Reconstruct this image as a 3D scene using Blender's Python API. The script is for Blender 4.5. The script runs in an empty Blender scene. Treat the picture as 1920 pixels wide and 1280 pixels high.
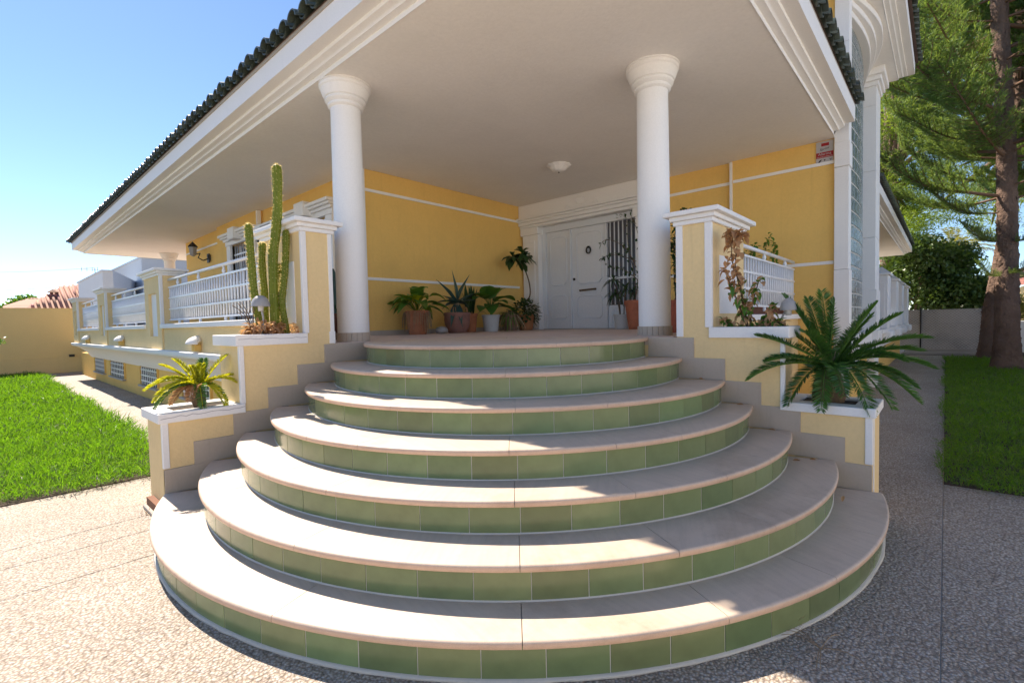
import bpy, bmesh, math, random
import numpy as np
from mathutils import Vector, Matrix, Quaternion

random.seed(7); np.random.seed(7)
SC = bpy.context.scene
COL = SC.collection
PI = math.pi

# ------------------------------------------------------------------ camera, sky, sun, exposure
R_ = 0.17                       # riser height of the stair
EYE = 7.9 * R_
cam_d = bpy.data.cameras.new('camera'); cam = bpy.data.objects.new('camera', cam_d); COL.objects.link(cam)
cam_d.sensor_width = 36.0; cam_d.lens = 905.16 / 1920 * 36.0
cam_d.clip_start = 0.05; cam_d.clip_end = 2000
yaw, pitch, roll = math.radians(48.0854), math.radians(-2.2414), math.radians(-1.2793)
F_ = Vector((math.sin(yaw) * math.cos(pitch), math.cos(yaw) * math.cos(pitch), math.sin(pitch)))
r0 = Vector((math.cos(yaw), -math.sin(yaw), 0)); u0 = r0.cross(F_)
r1 = r0 * math.cos(roll) + u0 * math.sin(roll); u1 = -r0 * math.sin(roll) + u0 * math.cos(roll)
M = Matrix((r1, u1, -F_)).transposed().to_4x4(); M.translation = (0, 0, EYE)
cam.matrix_world = M
SC.camera = cam

SUN_EL, SUN_AZ = math.radians(49.5), math.radians(0.0)     # the sun stands over +Y, behind the house
W = bpy.data.worlds.new('World'); SC.world = W; W.use_nodes = True
wn = W.node_tree.nodes; wl = W.node_tree.links
sky = wn.new('ShaderNodeTexSky'); sky.sky_type = 'NISHITA'; sky.sun_disc = False
sky.sun_elevation = SUN_EL; sky.sun_rotation = SUN_AZ
sky.air_density = 0.75; sky.dust_density = 0.05; sky.ozone_density = 3.5; sky.altitude = 0
wn['Background'].inputs[1].default_value = 0.055
wl.new(sky.outputs[0], wn['Background'].inputs[0])
sun_d = bpy.data.lights.new('sun', 'SUN'); sun_d.energy = 2.7; sun_d.angle = math.radians(0.53); sun_d.color = (1.0, 0.885, 0.745)
sun = bpy.data.objects.new('sun', sun_d); COL.objects.link(sun)
sd = Vector((math.sin(SUN_AZ) * math.cos(SUN_EL), math.cos(SUN_AZ) * math.cos(SUN_EL), math.sin(SUN_EL)))
sun.rotation_euler = sd.to_track_quat('Z', 'Y').to_euler()
sun.location = (0, 30, 40)
SC.view_settings.view_transform = 'Standard'; SC.view_settings.look = 'None'
SC.view_settings.exposure = 2.03; SC.view_settings.gamma = 1.0
try: SC.view_settings.use_curve_mapping = False
except Exception: pass
try:
    SC.cycles.max_bounces = 10; SC.cycles.diffuse_bounces = 6; SC.cycles.glossy_bounces = 4
    SC.cycles.transmission_bounces = 6; SC.cycles.transparent_max_bounces = 8
    SC.cycles.sample_clamp_indirect = 6.0
except Exception: pass

# ------------------------------------------------------------------ materials
def nodes_of(name):
    m = bpy.data.materials.new(name); m.use_nodes = True
    nt = m.node_tree; b = nt.nodes['Principled BSDF']
    return m, nt, b
def N(nt, typ, **kw):
    n = nt.nodes.new(typ)
    for k, v in kw.items():
        if k in n.inputs: n.inputs[k].default_value = v
        else: setattr(n, k, v)
    return n
def coords(nt, space='pos', scale=(1, 1, 1)):
    if space == 'pos': o = N(nt, 'ShaderNodeNewGeometry').outputs['Position']
    else: o = N(nt, 'ShaderNodeTexCoord').outputs['Object']
    mp = N(nt, 'ShaderNodeMapping'); mp.inputs['Scale'].default_value = scale
    nt.links.new(o, mp.inputs[0]); return mp.outputs[0]
def ramp(nt, fac, stops):
    r = N(nt, 'ShaderNodeValToRGB'); e = r.color_ramp.elements
    while len(e) > 1: e.remove(e[-1])
    e[0].position = stops[0][0]; e[0].color = (*stops[0][1], 1)
    for p, c in stops[1:]:
        x = e.new(p); x.color = (*c, 1)
    nt.links.new(fac, r.inputs[0]); return r.outputs[0]
def noise(nt, vec, scale, detail=4, rough=.55):
    n = N(nt, 'ShaderNodeTexNoise'); n.inputs['Scale'].default_value = scale
    n.inputs['Detail'].default_value = detail; n.inputs['Roughness'].default_value = rough
    nt.links.new(vec, n.inputs['Vector']); return n.outputs[0]
def bump(nt, b, h, strength, dist=.01):
    n = N(nt, 'ShaderNodeBump'); n.inputs['Strength'].default_value = strength; n.inputs['Distance'].default_value = dist
    nt.links.new(h, n.inputs['Height']); nt.links.new(n.outputs[0], b.inputs['Normal'])
def mixc(nt, fac, a, b_, mode='MIX'):
    n = N(nt, 'ShaderNodeMix', data_type='RGBA', blend_type=mode)
    for s, v in ((n.inputs[0], fac), (n.inputs[6], a), (n.inputs[7], b_)):
        if isinstance(v, (int, float)): s.default_value = v
        elif isinstance(v, tuple): s.default_value = (*v, 1)
        else: nt.links.new(v, s)
    return n.outputs[2]
def sc3(c, k): return tuple(min(1, x * k) for x in c)

def m_paint(name, col, rough=.7, grain=60, bs=.25, var=.10, stain=.0, space='pos', bd=.004, spec=.3):
    m, nt, b = nodes_of(name); v = coords(nt, space)
    big = noise(nt, v, 1.3, 6, .65); fine = noise(nt, v, grain, 5, .7)
    c = ramp(nt, big, [(.25, sc3(col, 1 - var)), (.55, col), (.8, sc3(col, 1 + var * .5))])
    c = mixc(nt, .25, c, ramp(nt, fine, [(.3, sc3(col, .82)), (.7, sc3(col, 1.1))]))
    if stain:
        vs = coords(nt, space, (6, 6, .5)); s = noise(nt, vs, 2.2, 6, .7)
        c = mixc(nt, ramp(nt, s, [(.55, (0, 0, 0)), (.85, (stain,) * 3)]), c, sc3(col, .55))
    nt.links.new(c, b.inputs['Base Color']); b.inputs['Roughness'].default_value = rough
    b.inputs['Specular IOR Level'].default_value = spec
    bump(nt, b, fine, bs, bd); return m
def m_rand(name, col, rough=.5, var=.25, grain=40, bs=.15, spec=.4, bd=.003, hue=.02, streak=None):
    """colour shifts from piece to piece (Object Info random)"""
    m, nt, b = nodes_of(name); v = coords(nt, 'obj' if not streak else 'pos', streak or (1, 1, 1))
    oi = N(nt, 'ShaderNodeObjectInfo'); f = noise(nt, v, grain, 4, .6)
    h = N(nt, 'ShaderNodeHueSaturation')
    mr = N(nt, 'ShaderNodeMapRange'); mr.inputs[3].default_value = 1 - var; mr.inputs[4].default_value = 1 + var * .6
    nt.links.new(oi.outputs['Random'], mr.inputs[0]); nt.links.new(mr.outputs[0], h.inputs['Value'])
    mh = N(nt, 'ShaderNodeMapRange'); mh.inputs[3].default_value = .5 - hue; mh.inputs[4].default_value = .5 + hue
    wn_ = N(nt, 'ShaderNodeMath', operation='FRACT'); mm = N(nt, 'ShaderNodeMath', operation='MULTIPLY'); mm.inputs[1].default_value = 7.31
    nt.links.new(oi.outputs['Random'], mm.inputs[0]); nt.links.new(mm.outputs[0], wn_.inputs[0]); nt.links.new(wn_.outputs[0], mh.inputs[0])
    nt.links.new(mh.outputs[0], h.inputs['Hue'])
    c = ramp(nt, f, [(.25, sc3(col, .8)), (.5, col), (.8, sc3(col, 1.2))])
    nt.links.new(c, h.inputs['Color']); nt.links.new(h.outputs[0], b.inputs['Base Color'])
    b.inputs['Roughness'].default_value = rough; b.inputs['Specular IOR Level'].default_value = spec
    bump(nt, b, f, bs, bd); return m
def m_leaf(name, c0, c1, trans=.35, rough=.45, scale=3.0, tcol=None, spec=.35):
    """foliage: colour wanders between c0 and c1 from leaf clump to clump, part of the light goes through"""
    m, nt, b = nodes_of(name); v = coords(nt, 'pos')
    f = noise(nt, v, scale, 3, .6); oi = N(nt, 'ShaderNodeObjectInfo')
    ad = N(nt, 'ShaderNodeMath', operation='MULTIPLY_ADD'); ad.inputs[1].default_value = .35; ad.inputs[2].default_value = -.17
    nt.links.new(oi.outputs['Random'], ad.inputs[0])
    s = N(nt, 'ShaderNodeMath', operation='ADD'); nt.links.new(f, s.inputs[0]); nt.links.new(ad.outputs[0], s.inputs[1])
    c = ramp(nt, s.outputs[0], [(.3, c0), (.7, c1)])
    nt.links.new(c, b.inputs['Base Color']); b.inputs['Roughness'].default_value = rough; b.inputs['Specular IOR Level'].default_value = spec
    t = N(nt, 'ShaderNodeBsdfTranslucent'); mx = N(nt, 'ShaderNodeMixShader'); mx.inputs[0].default_value = trans
    tc = tcol or (min(1, c1[0] * 1.7), min(1, c1[1] * 1.6), c1[2] * .7)
    t.inputs[0].default_value = (*tc, 1)
    nt.links.new(b.outputs[0], mx.inputs[1]); nt.links.new(t.outputs[0], mx.inputs[2])
    nt.links.new(mx.outputs[0], nt.nodes['Material Output'].inputs[0]); return m
def m_pebble(name):
    m, nt, b = nodes_of(name); v = coords(nt, 'pos')
    wv = N(nt, 'ShaderNodeVectorMath', operation='ADD')
    nz = N(nt, 'ShaderNodeTexNoise'); nz.inputs['Scale'].default_value = 40; nt.links.new(v, nz.inputs['Vector'])
    sc_ = N(nt, 'ShaderNodeVectorMath', operation='SCALE'); sc_.inputs['Scale'].default_value = .012
    nt.links.new(nz.outputs['Color'], sc_.inputs[0]); nt.links.new(v, wv.inputs[0]); nt.links.new(sc_.outputs[0], wv.inputs[1])
    vo = N(nt, 'ShaderNodeTexVoronoi'); vo.inputs['Scale'].default_value = 78; nt.links.new(wv.outputs[0], vo.inputs['Vector'])
    sep = N(nt, 'ShaderNodeSeparateColor'); nt.links.new(vo.outputs['Color'], sep.inputs[0])
    c = ramp(nt, sep.outputs[0], [(0, (.31, .265, .22)), (.08, (.43, .37, .30)), (.32, (.53, .46, .375)), (.5, (.50, .45, .39)), (.66, (.60, .54, .46)),
                                  (.8, (.44, .365, .315)), (.9, (.66, .61, .54)), (1, (.42, .40, .385))])
    edge = ramp(nt, vo.outputs['Distance'], [(.30, (1, 1, 1)), (.62, (.55, .50, .46))])
    c = mixc(nt, 1.0, c, edge, 'MULTIPLY')
    big = noise(nt, v, .9, 6, .65)
    c = mixc(nt, .6, c, ramp(nt, big, [(.3, (.66, .62, .58)), (.60, (1, 1, 1))]), 'MULTIPLY')
    sp = noise(nt, v, 5.5, 5, .7); c = mixc(nt, .5, c, ramp(nt, sp, [(.28, (.55, .50, .45)), (.42, (1, 1, 1))]), 'MULTIPLY')
    nt.links.new(c, b.inputs['Base Color']); b.inputs['Roughness'].default_value = .75
    inv = N(nt, 'ShaderNodeMath', operation='SUBTRACT'); inv.inputs[0].default_value = 1; nt.links.new(vo.outputs['Distance'], inv.inputs[1])
    bump(nt, b, inv.outputs[0], .9, .008); return m
def m_stone(name, col, streak=(40, 3, 40), rough=.5):
    """beige sandstone-look porcelain with faint streaks; radial slabs turn theirs by piece"""
    m, nt, b = nodes_of(name); v = coords(nt, 'obj')
    oi = N(nt, 'ShaderNodeObjectInfo'); rot = N(nt, 'ShaderNodeVectorRotate', rotation_type='Z_AXIS')
    mm = N(nt, 'ShaderNodeMath', operation='MULTIPLY'); mm.inputs[1].default_value = 1.2
    nt.links.new(oi.outputs['Random'], mm.inputs[0]); nt.links.new(v, rot.inputs['Vector']); nt.links.new(mm.outputs[0], rot.inputs['Angle'])
    mp = N(nt, 'ShaderNodeMapping'); mp.inputs['Scale'].default_value = streak; nt.links.new(rot.outputs[0], mp.inputs[0])
    f = noise(nt, mp.outputs[0], 1.0, 6, .65); g = noise(nt, coords(nt, 'pos'), 3, 6, .7); d = noise(nt, coords(nt, 'pos'), 300, 2, .5)
    c = ramp(nt, f, [(.25, sc3(col, .76)), (.5, col), (.75, sc3(col, 1.12))])
    c = mixc(nt, .5, c, ramp(nt, g, [(.3, sc3(col, .80)), (.65, sc3(col, 1.07))]))
    c = mixc(nt, .2, c, ramp(nt, d, [(.35, sc3(col, .6)), (.6, sc3(col, 1.1))]))
    st = noise(nt, coords(nt, 'pos'), 1.7, 8, .72)
    c = mixc(nt, .55, c, ramp(nt, st, [(.30, (.62, .56, .50)), (.48, (1, 1, 1))]), 'MULTIPLY')
    nt.links.new(c, b.inputs['Base Color']); b.inputs['Roughness'].default_value = rough
    bump(nt, b, d, .12, .002); return m

YEL = (.80, .56, .225)
MT = {}
MT['stucco'] = m_paint('yellow_stucco', (.82, .525, .155), .85, 34, .8, .10, .25, bd=.006)
MT['cream'] = m_paint('cream_yellow_stucco', (.82, .615, .315), .85, 34, .8, .09, .30, bd=.006)
MT['stucco_far'] = m_paint('ochre_stucco', (.80, .57, .24), .85, 40, .3, .06, .12)
MT['white'] = m_paint('white_masonry_paint', (.84, .82, .79), .6, 70, .22, .035, .10)
MT['whitewood'] = m_paint('white_door_paint', (.72, .73, .74), .4, 25, .06, .03, 0, 'pos', .001, .5)
MT['metalwhite'] = m_paint('white_railing_paint', (.80, .81, .82), .35, 20, .03, .03, 0, 'pos', .001, .5)
MT['ceiling'] = m_paint('porch_ceiling_plaster', (.88, .845, .795), .85, 30, .6, .06, .12)
MT['tread'] = m_stone('tread_stone', (.60, .48, .375))
MT['nose'] = m_stone('tread_nosing', (.64, .44, .31))
MT['floor'] = m_stone('porch_floor_stone', (.60, .48, .42), (6, 40, 6))
MT['base'] = m_paint('taupe_skirting_tile', (.47, .395, .315), .5, 60, .08, .12, .35)
MT['green'] = m_rand('green_riser_tile', (.175, .225, .10), .2, .20, 5, .06, .5, .004, .022)
MT['grout'] = m_paint('white_grout', (.56, .54, .48), .8, 90, .3, .12, .2)
MT['pebble'] = m_pebble('washed_pebble_concrete')
MT['cement'] = m_paint('grey_cement', (.42, .38, .33), .9, 60, .4, .2)
MT['soil'] = m_paint('dark_soil', (.07, .05, .035), .95, 50, .8, .3)
MT['tile'] = m_rand('glazed_green_roof_tile', (.055, .070, .052), .35, .35, 18, .2, .5)
MT['tileclay'] = m_rand('roof_clay', (.085, .055, .042), .85, .3, 30, .4)
MT['redtile'] = m_rand('red_roof_tile', (.40, .19, .13), .8, .3, 20, .3)
MT['terra'] = m_rand('terracotta', (.42, .135, .065), .75, .2, 14, .3)
MT['terraold'] = m_rand('weathered_terracotta', (.27, .15, .10), .9, .2, 9, .6)
MT['whitepot'] = m_paint('white_pot', (.55, .54, .51), .6, 20, .2, .15, .5, 'obj')
MT['dark'] = m_paint('dark_interior', (.03, .035, .04), .5, 10, 0, .2)  # near-black colour carries the shade of rooms and window openings
MT['iron'] = m_paint('black_iron', (.03, .028, .026), .45, 40, .1, .2)
MT['bronze'] = m_paint('aged_bronze', (.12, .075, .04), .4, 60, .2, .3)
MT['mush'] = m_paint('grey_lamp_metal', (.34, .33, .32), .4, 40, .1, .1)
MT['cactus'] = m_leaf('cactus_skin', (.14, .18, .014), (.25, .27, .02), .18, .5, 5)
MT['spine'] = m_leaf('cactus_spines', (.72, .55, .22), (.85, .70, .32), .55, .6, 5, (.9, .72, .3))
MT['deadleaf'] = m_leaf('dead_leaves', (.33, .15, .065), (.58, .36, .19), .3, .7, 9, (.7, .4, .15))
MT['straw'] = m_leaf('dry_straw', (.30, .20, .11), (.50, .38, .24), .25, .8, 9, (.5, .35, .2))
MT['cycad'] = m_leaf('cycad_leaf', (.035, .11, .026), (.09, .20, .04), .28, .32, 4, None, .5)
MT['cycadyel'] = m_leaf('yellow_green_cycad_leaf', (.22, .30, .015), (.48, .46, .03), .5, .4, 7, (.75, .72, .02))  # yellow-green leaf colour for yellowing fronds and leaves
MT['agave'] = m_leaf('agave_leaf', (.035, .085, .075), (.06, .12, .10), .08, .45, 4)
MT['leafmid'] = m_leaf('pot_leaf', (.05, .13, .02), (.12, .25, .035), .3, .35, 5)
MT['leafdark'] = m_leaf('dark_pot_leaf', (.02, .05, .015), (.05, .10, .03), .2, .35, 5)
MT['leafbig'] = m_leaf('big_pot_leaf', (.03, .10, .02), (.08, .19, .03), .3, .35, 5)
MT['wood'] = m_paint('plant_stem_bark', (.15, .10, .06), .9, 50, .5, .2, 0, 'obj')
MT['bark'] = m_paint('pine_bark', (.22, .145, .11), .95, 8, 1.0, .5, .7, 'pos', .14)
MT['limb'] = m_paint('pine_limb', (.17, .10, .065), .9, 30, .5, .3)
MT['needle'] = m_leaf('pine_needles', (.040, .105, .030), (.14, .225, .06), .36, .45, 1.4, (.34, .46, .07))
MT['needlelit'] = m_leaf('background_pine_needles', (.04, .095, .014), (.20, .28, .03), .4, .5, .7, (.40, .54, .04))
MT['bush'] = m_leaf('dark_bush_leaf', (.026, .060, .014), (.075, .125, .03), .22, .4, 1.5)
MT['hedge'] = m_leaf('sunlit_hedge_leaf', (.14, .17, .03), (.34, .32, .09), .35, .5, 2)
def m_grass():
    m, nt, b = nodes_of('lawn_blade'); v = coords(nt, 'pos')
    f = noise(nt, v, 55, 2, .6); g = noise(nt, v, 1.6, 5, .7)
    c = ramp(nt, f, [(.22, (.022, .060, .008)), (.45, (.055, .125, .012)), (.62, (.12, .20, .018)), (.74, (.20, .24, .035)), (.80, (.34, .28, .11))])
    c = mixc(nt, .7, c, ramp(nt, g, [(.30, (.85, .62, .45)), (.46, (1, 1, 1)), (.62, (.75, .9, .8)), (.78, (1.0, .95, .7))]), 'MULTIPLY')
    nt.links.new(c, b.inputs['Base Color']); b.inputs['Roughness'].default_value = .45
    t = N(nt, 'ShaderNodeBsdfTranslucent'); mx = N(nt, 'ShaderNodeMixShader'); mx.inputs[0].default_value = .45
    tc = ramp(nt, f, [(.25, (.10, .30, .008)), (.6, (.26, .52, .012)), (.8, (.42, .42, .08))]); nt.links.new(tc, t.inputs[0])
    nt.links.new(b.outputs[0], mx.inputs[1]); nt.links.new(t.outputs[0], mx.inputs[2]); nt.links.new(mx.outputs[0], nt.nodes['Material Output'].inputs[0]); return m
MT['grass'] = m_grass()
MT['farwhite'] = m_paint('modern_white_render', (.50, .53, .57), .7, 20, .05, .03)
MT['screen'] = m_paint('grey_shade_netting', (.42, .38, .34), .9, 60, .8, .5, .3)
MT['brown'] = m_paint('brown_mosaic', (.20, .09, .05), .8, 90, .9, .6)
MT['redbrown'] = m_paint('planter_box_brown', (.14, .06, .04), .8, 30, .3, .3)
MT['signwhite'] = m_paint('sign_white', (.44, .42, .41), .4, 30, .0, .04)
MT['signred'] = m_paint('sign_red', (.33, .015, .02), .4, 30, .0, .06)
MT['signdark'] = m_paint('sign_dark', (.035, .02, .025), .4, 30, .0, .05)
MT['crack'] = m_paint('crack_grey', (.33, .31, .32), .9, 60, .2, .2)  # grey of the thin crack lines on the copings
def m_glassblock():
    m, nt, b = nodes_of('glass_block'); v = coords(nt, 'pos')
    w = noise(nt, v, 14, 3, .6); oi = N(nt, 'ShaderNodeObjectInfo')
    c = ramp(nt, w, [(.3, (.10, .13, .14)), (.55, (.22, .27, .28)), (.75, (.42, .47, .45))])
    nt.links.new(c, b.inputs['Base Color']); b.inputs['Roughness'].default_value = .12
    b.inputs['Specular IOR Level'].default_value = .7; bump(nt, b, w, .6, .02); return m
MT['gblock'] = m_glassblock()
def m_glass():
    m, nt, b = nodes_of('window_glass'); b.inputs['Base Color'].default_value = (.10, .10, .115, 1)
    b.inputs['Roughness'].default_value = .22; b.inputs['Specular IOR Level'].default_value = .8; return m
MT['glass'] = m_glass()
def m_bark_tile(): return None

# ------------------------------------------------------------------ object helpers
WLOC = {}
def tag(o, label=None, cat=None, group=None, kind=None):
    if label: o['label'] = label
    if cat: o['category'] = cat
    if group: o['group'] = group
    if kind: o['kind'] = kind
    return o
def hook(o, loc, parent):
    o.location = loc; COL.objects.link(o); WLOC[o.name] = Vector(loc)
    if parent is not None:
        o.parent = parent; o.matrix_parent_inverse = Matrix.Translation(-WLOC[parent.name])
    return o
def thing(name, loc, label, cat, group=None):
    o = bpy.data.objects.new(name, None); o.empty_display_size = .2
    hook(o, loc, None); return tag(o, label, cat, group)
class MB:
    def __init__(s): s.v = []; s.f = []
    def add(s, vs, fs):
        n = len(s.v); s.v += [tuple(p) for p in vs]; s.f += [tuple(i + n for i in f) for f in fs]; return s
    def box(s, x0, x1, y0, y1, z0, z1):
        return s.add([(x0, y0, z0), (x1, y0, z0), (x1, y1, z0), (x0, y1, z0), (x0, y0, z1), (x1, y0, z1), (x1, y1, z1), (x0, y1, z1)],
                     [(0, 3, 2, 1), (4, 5, 6, 7), (0, 1, 5, 4), (1, 2, 6, 5), (2, 3, 7, 6), (3, 0, 4, 7)])
    def prism(s, poly, z0, z1):
        n = len(poly); a = sum(poly[i][0] * poly[(i + 1) % n][1] - poly[(i + 1) % n][0] * poly[i][1] for i in range(n))
        if a < 0: poly = poly[::-1]
        return s.add([(x, y, z0) for x, y in poly] + [(x, y, z1) for x, y in poly],
                     [tuple(range(n))[::-1], tuple(range(n, 2 * n))] + [(i, (i + 1) % n, n + (i + 1) % n, n + i) for i in range(n)])
    def lathe(s, prof, c, seg=32, cap=True, a0=0, wob=None):
        n = len(prof); vs = []
        for i in range(seg):
            a = a0 + 2 * PI * i / seg
            for r, z in prof:
                k = 1 + (wob(a, z) if wob else 0)
                vs.append((c[0] + r * k * math.cos(a), c[1] + r * k * math.sin(a), c[2] + z))
        fs = [(i * n + j, ((i + 1) % seg) * n + j, ((i + 1) % seg) * n + j + 1, i * n + j + 1) for i in range(seg) for j in range(n - 1)]
        if cap:
            fs.append(tuple(i * n for i in range(seg))[::-1]); fs.append(tuple(i * n + n - 1 for i in range(seg)))
        return s.add(vs, fs)
    def tube(s, pts, rad, seg=8, cap=True, rib=None):
        pts = [Vector(p) for p in pts]; n = len(pts)
        rr = rad if isinstance(rad, (list, tuple)) else [rad] * n
        vs = []; ref = Vector((.31, .95, .05)).normalized()
        for i, p in enumerate(pts):
            t = (pts[min(i + 1, n - 1)] - pts[max(i - 1, 0)]).normalized()
            a = t.cross(ref)
            if a.length < .05: a = t.cross(Vector((1, 0, 0)))
            a.normalize(); b = t.cross(a)
            for k in range(seg):
                th = 2 * PI * k / seg; q = rr[i] * (rib(k) if rib else 1)
                vs.append(p + (a * math.cos(th) + b * math.sin(th)) * q)
        fs = [(i * seg + k, i * seg + (k + 1) % seg, (i + 1) * seg + (k + 1) % seg, (i + 1) * seg + k) for i in range(n - 1) for k in range(seg)]
        if cap: fs += [tuple(range(seg))[::-1], tuple(range((n - 1) * seg, n * seg))]
        return s.add(vs, fs)
    def leaf(s, base, d, length, width, bend=.3, fold=.15, n=4, up=(0, 0, 1), shape=None):
        base = Vector(base); d = Vector(d).normalized(); up = Vector(up)
        side = d.cross(up)
        if side.length < .05: side = d.cross(Vector((1, 0, 0)))
        side.normalize(); nor = side.cross(d).normalized()
        vs = []
        for i in range(n + 1):
            t = i / n
            w = (shape(t) if shape else math.sin(PI * min(1, .08 + t * .92)) ** .8) * width / 2
            if i == n: w = width * .02
            p = base + d * (length * (t - .12 * bend * t * t)) - Vector((0, 0, 1)) * (bend * length * t * t)
            vs += [p - side * w + nor * w * fold * 2, p, p + side * w + nor * w * fold * 2]
        fs = []
        for i in range(n):
            a = 3 * i; fs += [(a, a + 1, a + 4, a + 3), (a + 1, a + 2, a + 5, a + 4)]
        return s.add(vs, fs)
    def build(s, name, mat, parent=None, smooth=False, bev=0, kind=None, loc=None, seg=1):
        me = bpy.data.meshes.new(name)
        A = np.array(s.v, float)
        c = np.array([(A[:, 0].min() + A[:, 0].max()) / 2, (A[:, 1].min() + A[:, 1].max()) / 2, A[:, 2].min()]) if loc is None else np.array(loc, float)
        me.from_pydata((A - c).tolist(), [], s.f); me.update()
        if smooth: me.polygons.foreach_set('use_smooth', [True] * len(me.polygons))
        me.materials.append(MT[mat] if isinstance(mat, str) else mat)
        o = bpy.data.objects.new(name, me); hook(o, Vector(c), parent)
        if smooth == 'auto':
            try: me.set_sharp_from_angle(angle=math.radians(40))
            except Exception: pass
        if bev:
            b = o.modifiers.new('bevel', 'BEVEL'); b.width = bev; b.segments = seg; b.limit_method = 'ANGLE'; b.angle_limit = math.radians(40)
        if kind: o['kind'] = kind
        return o
def inst(o, loc, parent, rotz=0, scale=None, name=None):
    c = o.copy(); c.rotation_euler = (0, 0, rotz)
    if scale: c.scale = (scale,) * 3 if isinstance(scale, (int, float)) else scale
    return hook(c, Vector(loc), parent)
def B(name, mat, parent, *dims, bev=0, **k): return MB().box(*dims).build(name, mat, parent, bev=bev, **k)
def tri_mesh(name, P, mat, parent=None, nper=3, kind=None, loc=(0, 0, 0)):
    """P: (n, nper, 3) array -> one mesh of separate little faces"""
    P = np.asarray(P, float); n = len(P); me = bpy.data.meshes.new(name)
    me.vertices.add(n * nper); me.vertices.foreach_set('co', (P - np.array(loc)).reshape(-1))
    me.loops.add(n * nper); me.loops.foreach_set('vertex_index', np.arange(n * nper, dtype=np.int32))
    me.polygons.add(n); me.polygons.foreach_set('loop_start', np.arange(0, n * nper, nper, dtype=np.int32))
    try: me.polygons.foreach_set('loop_total', np.full(n, nper, np.int32))
    except Exception: pass
    me.update(calc_edges=True); me.validate()
    me.materials.append(MT[mat] if isinstance(mat, str) else mat)
    o = bpy.data.objects.new(name, me); hook(o, Vector(loc), parent)
    if kind: o['kind'] = kind
    return o
def unit(a): return a / np.maximum(1e-9, np.linalg.norm(a, axis=-1, keepdims=True))
def blades(base, d, length, width, droop=0.0):
    """one pointed triangle-pair per blade as a bent quad: (n,4,3)"""
    n = len(base); d = unit(d); rnd = unit(np.random.normal(size=(n, 3))); side = unit(np.cross(d, rnd)) * (np.asarray(width).reshape(-1, 1) / 2)
    L = np.asarray(length).reshape(-1, 1); mid = base + d * L * .5; tip = base + d * L; tip[:, 2] -= (np.asarray(droop) * L[:, 0])
    return np.stack([base, mid + side, tip, mid - side], 1)
def bez(a, b, c, n):
    a, b, c = Vector(a), Vector(b), Vector(c)
    return [a * (1 - t) ** 2 + b * 2 * t * (1 - t) + c * t * t for t in [i / n for i in range(n + 1)]]

# ------------------------------------------------------------------ ground
def struct(o, name=None): o['kind'] = 'structure'; return o
struct(B('ground', 'cement', None, -250, 350, -250, 350, -.6, -.03))
pave = bpy.data.objects.new('pavement', None); hook(pave, (0, 0, 0), None); pave['kind'] = 'structure'
MB().box(-9, 20.4, -7, 22, -.048, -.005).build('joint_mortar', 'cement', pave)
ys = [-7, -3.2, 0.0, 3.53, 3.99, 4.32, 8.6, 12.9, 17.2, 22.0]
xs_ = [-9, -4.2, 3.2, 6.9, 11.2, 15.6, 20.4]
for i in range(len(ys) - 1):
    for j in range(len(xs_) - 1):
        if j >= 2 and ys[i] >= 3.5: continue
        if j >= 2 and ys[i] >= 0: y1 = 1.3
        else: y1 = ys[i + 1]
        g = .0016
        o = MB().box(xs_[j] + g, xs_[j + 1] - g, ys[i] + g, y1 - g, -.05, 0).build('paving_slab', 'pebble', pave, bev=.003)

# ------------------------------------------------------------------ the staircase
STEP = {1: (3.350, 2.982, 2.756), 2: (3.307, 2.940, 2.468), 3: (3.330, 2.990, 2.250), 4: (3.359, 3.037, 2.037),
        5: (3.476, 3.098, 1.869), 6: (3.477, 3.185, 1.621), 7: (3.500, 3.210, 1.350)}
YL, XR = 4.17, 3.94
def arc_range(cx, cy, r):
    a0 = PI - math.asin(min(1, (YL - cy) / r))            # meets the left flank wall
    a1 = -math.acos(max(-1, min(1, (XR - cx) / r)))         # meets the right flank wall
    return a1, a0 - 2 * PI                                  # right end, left end (a0-2pi < a1)
def arc_pts(cx, cy, r, a, b, n): return [(cx + r * math.cos(a + (b - a) * i / n), cy + r * math.sin(a + (b - a) * i / n)) for i in range(n + 1)]
stair = thing('staircase', (2.0, 2.0, 0), 'curved fan of seven steps with pale stone treads and green tiled risers', 'stairs')
CUT = {1: [-188, -172.3, -160, -138.2, -121, -107.2, -94], 2: [-189.5, -176, -163.3, -138.3, -122, -108.2, -96]}
TREADT = .032
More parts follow.
